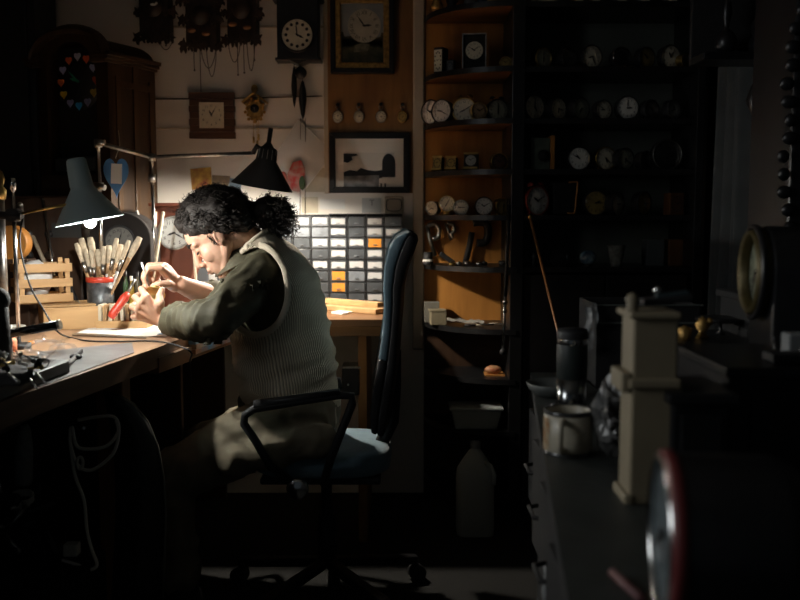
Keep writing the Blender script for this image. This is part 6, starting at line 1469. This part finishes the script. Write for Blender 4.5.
# cream clock case seen from its side
YT = 1.16
cc = thing('cream_clock_case', 'cream painted stepped clock case seen from the side on the counter', 'clock case', Vector((at(648, 560, YT).x+.004, YT, CZ)), 0)
crm = mat('cream_case_paint', (.27, .225, .145), .6, var=.12, scale=20)
def U(px_, py_): q = at(px_, py_, YT-.04); return q.x-cc.location.x, q.z-CZ
def tier(x0, x1, y0, y1, nm, d=.09, e_=.003, m_=crm):
    a = U(x0, y0); c = U(x1, y1); M().box(((a[0]+c[0])/2, 0, (a[1]+c[1])/2), (c[0]-a[0], d, a[1]-c[1])).build(nm, m_, cc, e_)
tier(636, 680, 319, 384, 'upper_case', .06); tier(631, 683, 380, 390, 'middle_cornice', .072); tier(634, 681, 389, 548, 'lower_case', .06)
a = U(628, 545); M().box(((a[0]+U(688, 545)[0])/2, 0, a[1]/2), (U(688, 545)[0]-a[0], .08, a[1])).build('plinth', crm, cc, .004)
tier(631, 683, 313, 320, 'top_cornice', .075); 
for x_ in (636, ):
    for y_ in (-.02, ): q = U(x_, 313); M().lathe([(.008, 0), (.009, .004), (.006, .010), (.0085, .018), (.005, .024), (.0001, .026)], (q[0], y_, q[1]-.002), (0, 0, 1), 16, crm).build('finial', None, cc)
q = U(629, 380); M().box((q[0], -.0, q[1]-.006), (.014, .06, .026)).build('side_corbel', crm, cc, .003); q = U(630, 520); M().box((q[0], 0, q[1]), (.012, .065, .06)).build('foot_bracket', crm, cc, .003)
# instrument on top: small dark thing with chrome
q = at(660, 306, 1.18); t = thing('dark_stapler', 'small dark metal tool with a shiny knob on top of the cream case', 'tool', Vector((q.x, 1.16, CZ+U(0, 310)[1])))
M().bar((-.03, 0, .006), (.035, 0, .012), .022, .010).build('body', blackp, t, .003); M().bar((-.012, 0, .014), (.03, 0, .019), .014, .005).build('top_plate', mat('blued_steel', (.12, .16, .17), .3, .8), t, .001); M().ball((-.010, 0, .021), .006, None, 12).build('knob', chrome, t)
# foreground red-rimmed clock seen nearly edge-on
FY = .80; fc = at(655, 542, FY); rF = .075
fk = thing('red_rimmed_clock', 'large out-of-focus round clock with red rim, seen nearly edge-on in the right foreground', 'clock', Vector((fc.x+.01, FY, CZ)), R(-98))
RX = Matrix.Identity(4); pass
b = M(); b.lathe([(.0001, .11), (rF*.9, .11), (rF, .09), (rF, 0.004)], (0, 0, rF+.004), (0, 1, 0), 40, black); b.build('case', None, fk)
b = M(); b.lathe([(rF*1.0, .008), (rF*1.035, .004), (rF*1.03, -.003), (rF*.98, -.006), (rF*.94, 0)], (0, 0, rF+.004), (0, 1, 0), 48, mat('deep_red_rim', (.13, .025, .025), .4)); b.build('rim', None, fk)
b = M(); b.tube([(math.cos(a)*rF*.93, -.004, rF+.004+math.sin(a)*rF*.93) for a in [2*PI*i/48 for i in range(48)]], .004, 8, chrome, closed=True); b.build('chrome_ring', None, fk)
o = dial_mesh(rF*.9, mat('blue_grey_dial', (.11, .14, .15), .35), 0, 'arabic').build('dial', None, fk); o.location = (0, -.001, rF+.004)
o = hands_mesh(rF*.85, 4, 40).build('hands', None, fk); o.location = (0, -.003, rF+.004)
for s_ in (-1, 1): M().lathe([(.0001, 0), (.010, .002), (.010, .012), (.0001, .014)], (s_*.05, .05, 0), (0, 0, 1), 14, black).build('foot', None, fk)
p0 = atz(612, 572, CZ+.006); p1 = atz(642, 600, CZ+.006)
solo(M().cyl(p0, p1, .0045, n=12), 'red_rod', mat('dusty_red', (.14, .055, .055), .5), 'dusty red rod lying at the foot of the cream case', 'rod', p0, world=True)
b = M(); b.ball((0, 0, .03), (.015, .015, .030), None, 16); p_ = atz(551, 590, .0)
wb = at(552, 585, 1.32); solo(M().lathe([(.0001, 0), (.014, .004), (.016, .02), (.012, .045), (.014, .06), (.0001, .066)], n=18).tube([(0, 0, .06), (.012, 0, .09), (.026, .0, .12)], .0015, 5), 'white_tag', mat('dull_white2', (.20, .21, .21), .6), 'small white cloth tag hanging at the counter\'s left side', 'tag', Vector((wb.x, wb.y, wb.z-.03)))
# dark clock cases stacked on the right
def clockcase(px0, px1, pyt, Y, d, lab, m_, z=CZ, nm='clock_case'):
    x0, x1 = at(px0, 0, Y).x, at(px1, 0, Y).x; zt_ = at(0, pyt, Y).z; t = thing(nm, lab, 'clock case', Vector(((x0+x1)/2, Y, z)))
    w = x1-x0; h = zt_-z
    M().box((0, d/2, h/2), (w, d, h-.02)).build('body', m_, t, .004); M().box((0, d/2-.004, h-.008), (w+.016, d+.016, .014)).build('cornice', m_, t, .003); M().box((0, d/2-.004, .010), (w+.014, d+.014, .018)).build('plinth', m_, t, .003)
    M().box((0, -.001, h*.5), (w*.7, .006, h*.6)).build('door_panel', m_, t, .002)
    return t, zt_
c1_, zA = clockcase(684, 745, 392, 1.12, .12, 'low black clock case right of the cream case', black)
c2_, zB = clockcase(742, 900, 366, 1.20, .22, 'broad black clock case at the right edge', black)
c3_, zC = clockcase(690, 780, 342, 1.55, .18, 'black clock case further back behind the low one', black)
c4_, zD = clockcase(785, 960, 300, 1.50, .25, 'tall black cabinet at the far right', blackm)
gv = thing('brass_ornament', 'small gold ornament glinting on the black case under the curtain', 'ornament', Vector((at(702, 340, 1.6).x, 1.60, zC)))
M().lathe([(.0001, 0), (.012, 0), (.006, .01), (.014, .024), (.006, .036), (.0001, .04)], n=16, m=gilt).build('urn', None, gv); M().ball((.012, 0, .03), .007, gilt, 10).build('bud', None, gv)
solo(M().lathe([(.0001, 0), (.012, 0), (.010, .008), (.013, .02), (.0001, .026)], n=16), 'gold_cap', gilt, 'gold knob to the right of the small ornament', 'knob', Vector((at(716, 355, 1.42).x, 1.58, zC)))
solo(M().lathe([(.0001, 0), (.010, 0), (.003, .006), (.003, .02), (.045, .024), (.048, .030), (.0001, .028)], n=32), 'black_dish', black, 'black footed dish beside the gold ornament', 'dish', Vector((at(722, 340, 1.65).x, 1.66, zC)))
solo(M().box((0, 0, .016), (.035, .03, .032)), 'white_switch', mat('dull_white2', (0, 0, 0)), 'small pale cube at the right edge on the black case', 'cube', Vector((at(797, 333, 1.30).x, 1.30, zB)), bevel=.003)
t = thing('small_vise', 'dark plate with a chrome knob at the right edge', 'tool', Vector((at(786, 350, 1.25).x, 1.24, zB)))
M().box((0, 0, .006), (.06, .04, .012)).build('plate', blackp, t, .002); M().ball((.016, -.012, .018), .007, None, 12).build('knob', chrome, t)
# gilt-ringed clock on a black case, turned left
GY = 1.45; gp0 = at(754, 272, GY)
gk_ = thing('gilt_ring_clock', 'black mantel clock with a gilt ring dial seen nearly edge-on at the right', 'clock', Vector((gp0.x, GY, zC)), R(-98))
rG = 41*GY/900; cz_ = gp0.z-zC
b = M(); b.ex([(-rG*1.35, 0), (rG*1.35, 0), (rG*1.35, .02), (rG*1.12, .03), (rG*1.12, cz_)]+[(rG*1.12*math.cos(a), cz_+rG*1.12*math.sin(a)) for a in [PI*i/20 for i in range(1, 20)]]+[(-rG*1.12, cz_), (-rG*1.12, .03), (-rG*1.35, .02)], .16, black, .012); b.build('case', None, gk_, .004)
b = M(); b.lathe([(rG*1.02, .012), (rG*1.03, -.004), (rG*.97, -.012), (rG*.88, -.006), (rG*.84, .004)], (0, 0, cz_), (0, 1, 0), 48, mat('dull_gilt', (.09, .07, .024), .45, .5, var=.3, scale=60)); b.build('gilt_ring', None, gk_)
o = dial_mesh(rG*.86, mat('grey_green_dial', (.20, .22, .15), .4), 0, 'roman').build('dial', None, gk_); o.location = (0, .006, cz_); o = hands_mesh(rG*.8, 7, 35).build('hands', None, gk_); o.location = (0, .004, cz_)
b = M(); b.tube([(math.cos(a)*rG*1.10, -.002, cz_+math.sin(a)*rG*1.10) for a in [2*PI*i/48 for i in range(48)]], .005, 8, black, closed=True); b.build('outer_moulding', None, gk_)
# tall carved dark clock on the right: turned columns and pendants hanging before the curtain
def spindle(px_, py0, py1, Y, lab, knobs):
    p0, p1 = at(px_, py0, Y), at(px_, py1, Y); L_ = p0.z-p1.z; pr_ = [(.0001, 0)]
    n = 30
    for k in range(n+1):
        t_ = k/n; r_ = .012+.004*math.sin(t_*25)
        for kt, kr in knobs:
            r_ = max(r_, kr*math.sqrt(max(0, 1-((t_-kt)/.09)**2)))
        pr_.append((r_, t_*L_))
    pr_.append((.0001, L_))
    return solo(M().lathe(pr_, (0, 0, 0), (0, 0, 1), 20), 'turned_column', black, lab, 'column', Vector((p0.x, Y, p1.z)))
rk = thing('wall_bracket_board', 'dark board along the right wall holding the turned clock columns', 'board', Vector((1.15, 2.3, 1.72)))
q = at(745, 0, 2.42)
M().box((at(748, 0, 2.45).x, 2.45, 2.0), (.30, .02, .9)).build('board', blackm, rk, .003, True)
M().box((at(748, 0, 2.40).x, 2.40, 1.545), (.26, .12, .02)).build('ledge', black, rk, .003, True)
zl = 1.555
def colm(px_, Y, lab, kn):
    x_ = at(px_, 100, Y).x; L_ = .55; pr_ = [(.0001, 0)]; n = 60
    for k in range(n+1):
        t_ = k/n; r_ = .010+.003*math.sin(t_*40)
        for kt, kr in kn: r_ = max(r_, kr*math.sqrt(max(0, 1-((t_-kt)/.06)**2)))
        pr_.append((r_, t_*L_))
    pr_.append((.0001, L_)); solo(M().lathe(pr_, n=20), 'turned_column', black, lab, 'turned column', Vector((x_, Y, zl)), group='turned black columns at the upper right')
colm(724, 2.38, 'left turned black column in front of the dark board at the upper right', [(.05, .028), (.55, .02), (.95, .03)])
colm(759, 2.38, 'right turned black column in front of the dark board at the upper right', [(.04, .032), (.12, .026), (.62, .026), (.95, .03)])
solo(M().lathe([(.0001, 0), (.014, .02), (.032, .06), (.018, .10), (.005, .12), (.004, .16), (.0001, .16)], n=24).tube([(0, 0, .15), (0, .03, .165)], .003, 6), 'pendant_finial', black, 'black pendant finial hanging below the right column', 'finial', Vector((at(760, 170, 2.38).x, 2.41, 1.545-.165)))
# tall carved clock hood at the upper right edge
t = thing('carved_clock_hood', 'very dark carved clock at the upper right edge of the room', 'clock', Vector((at(800, 100, 1.9).x, 1.95, zC)))
M().box((.06, 0, .50), (.20, .22, 1.0)).build('case', black, t, .006); M().box((.06, 0, 1.01), (.25, .26, .03)).build('cornice', black, t, .005)
b = M()
rn = random.Random(8)
for k in range(26): b.ball((-.045+rn.uniform(-.012, .02), -.112, .05+k*.036), (.012+.006*rn.random(), .010, .014), None, 10)
b.build('carved_strip', black, t)
M().box((.06, -.112, .55), (.10, .01, .6)).build('door', black, t, .003)
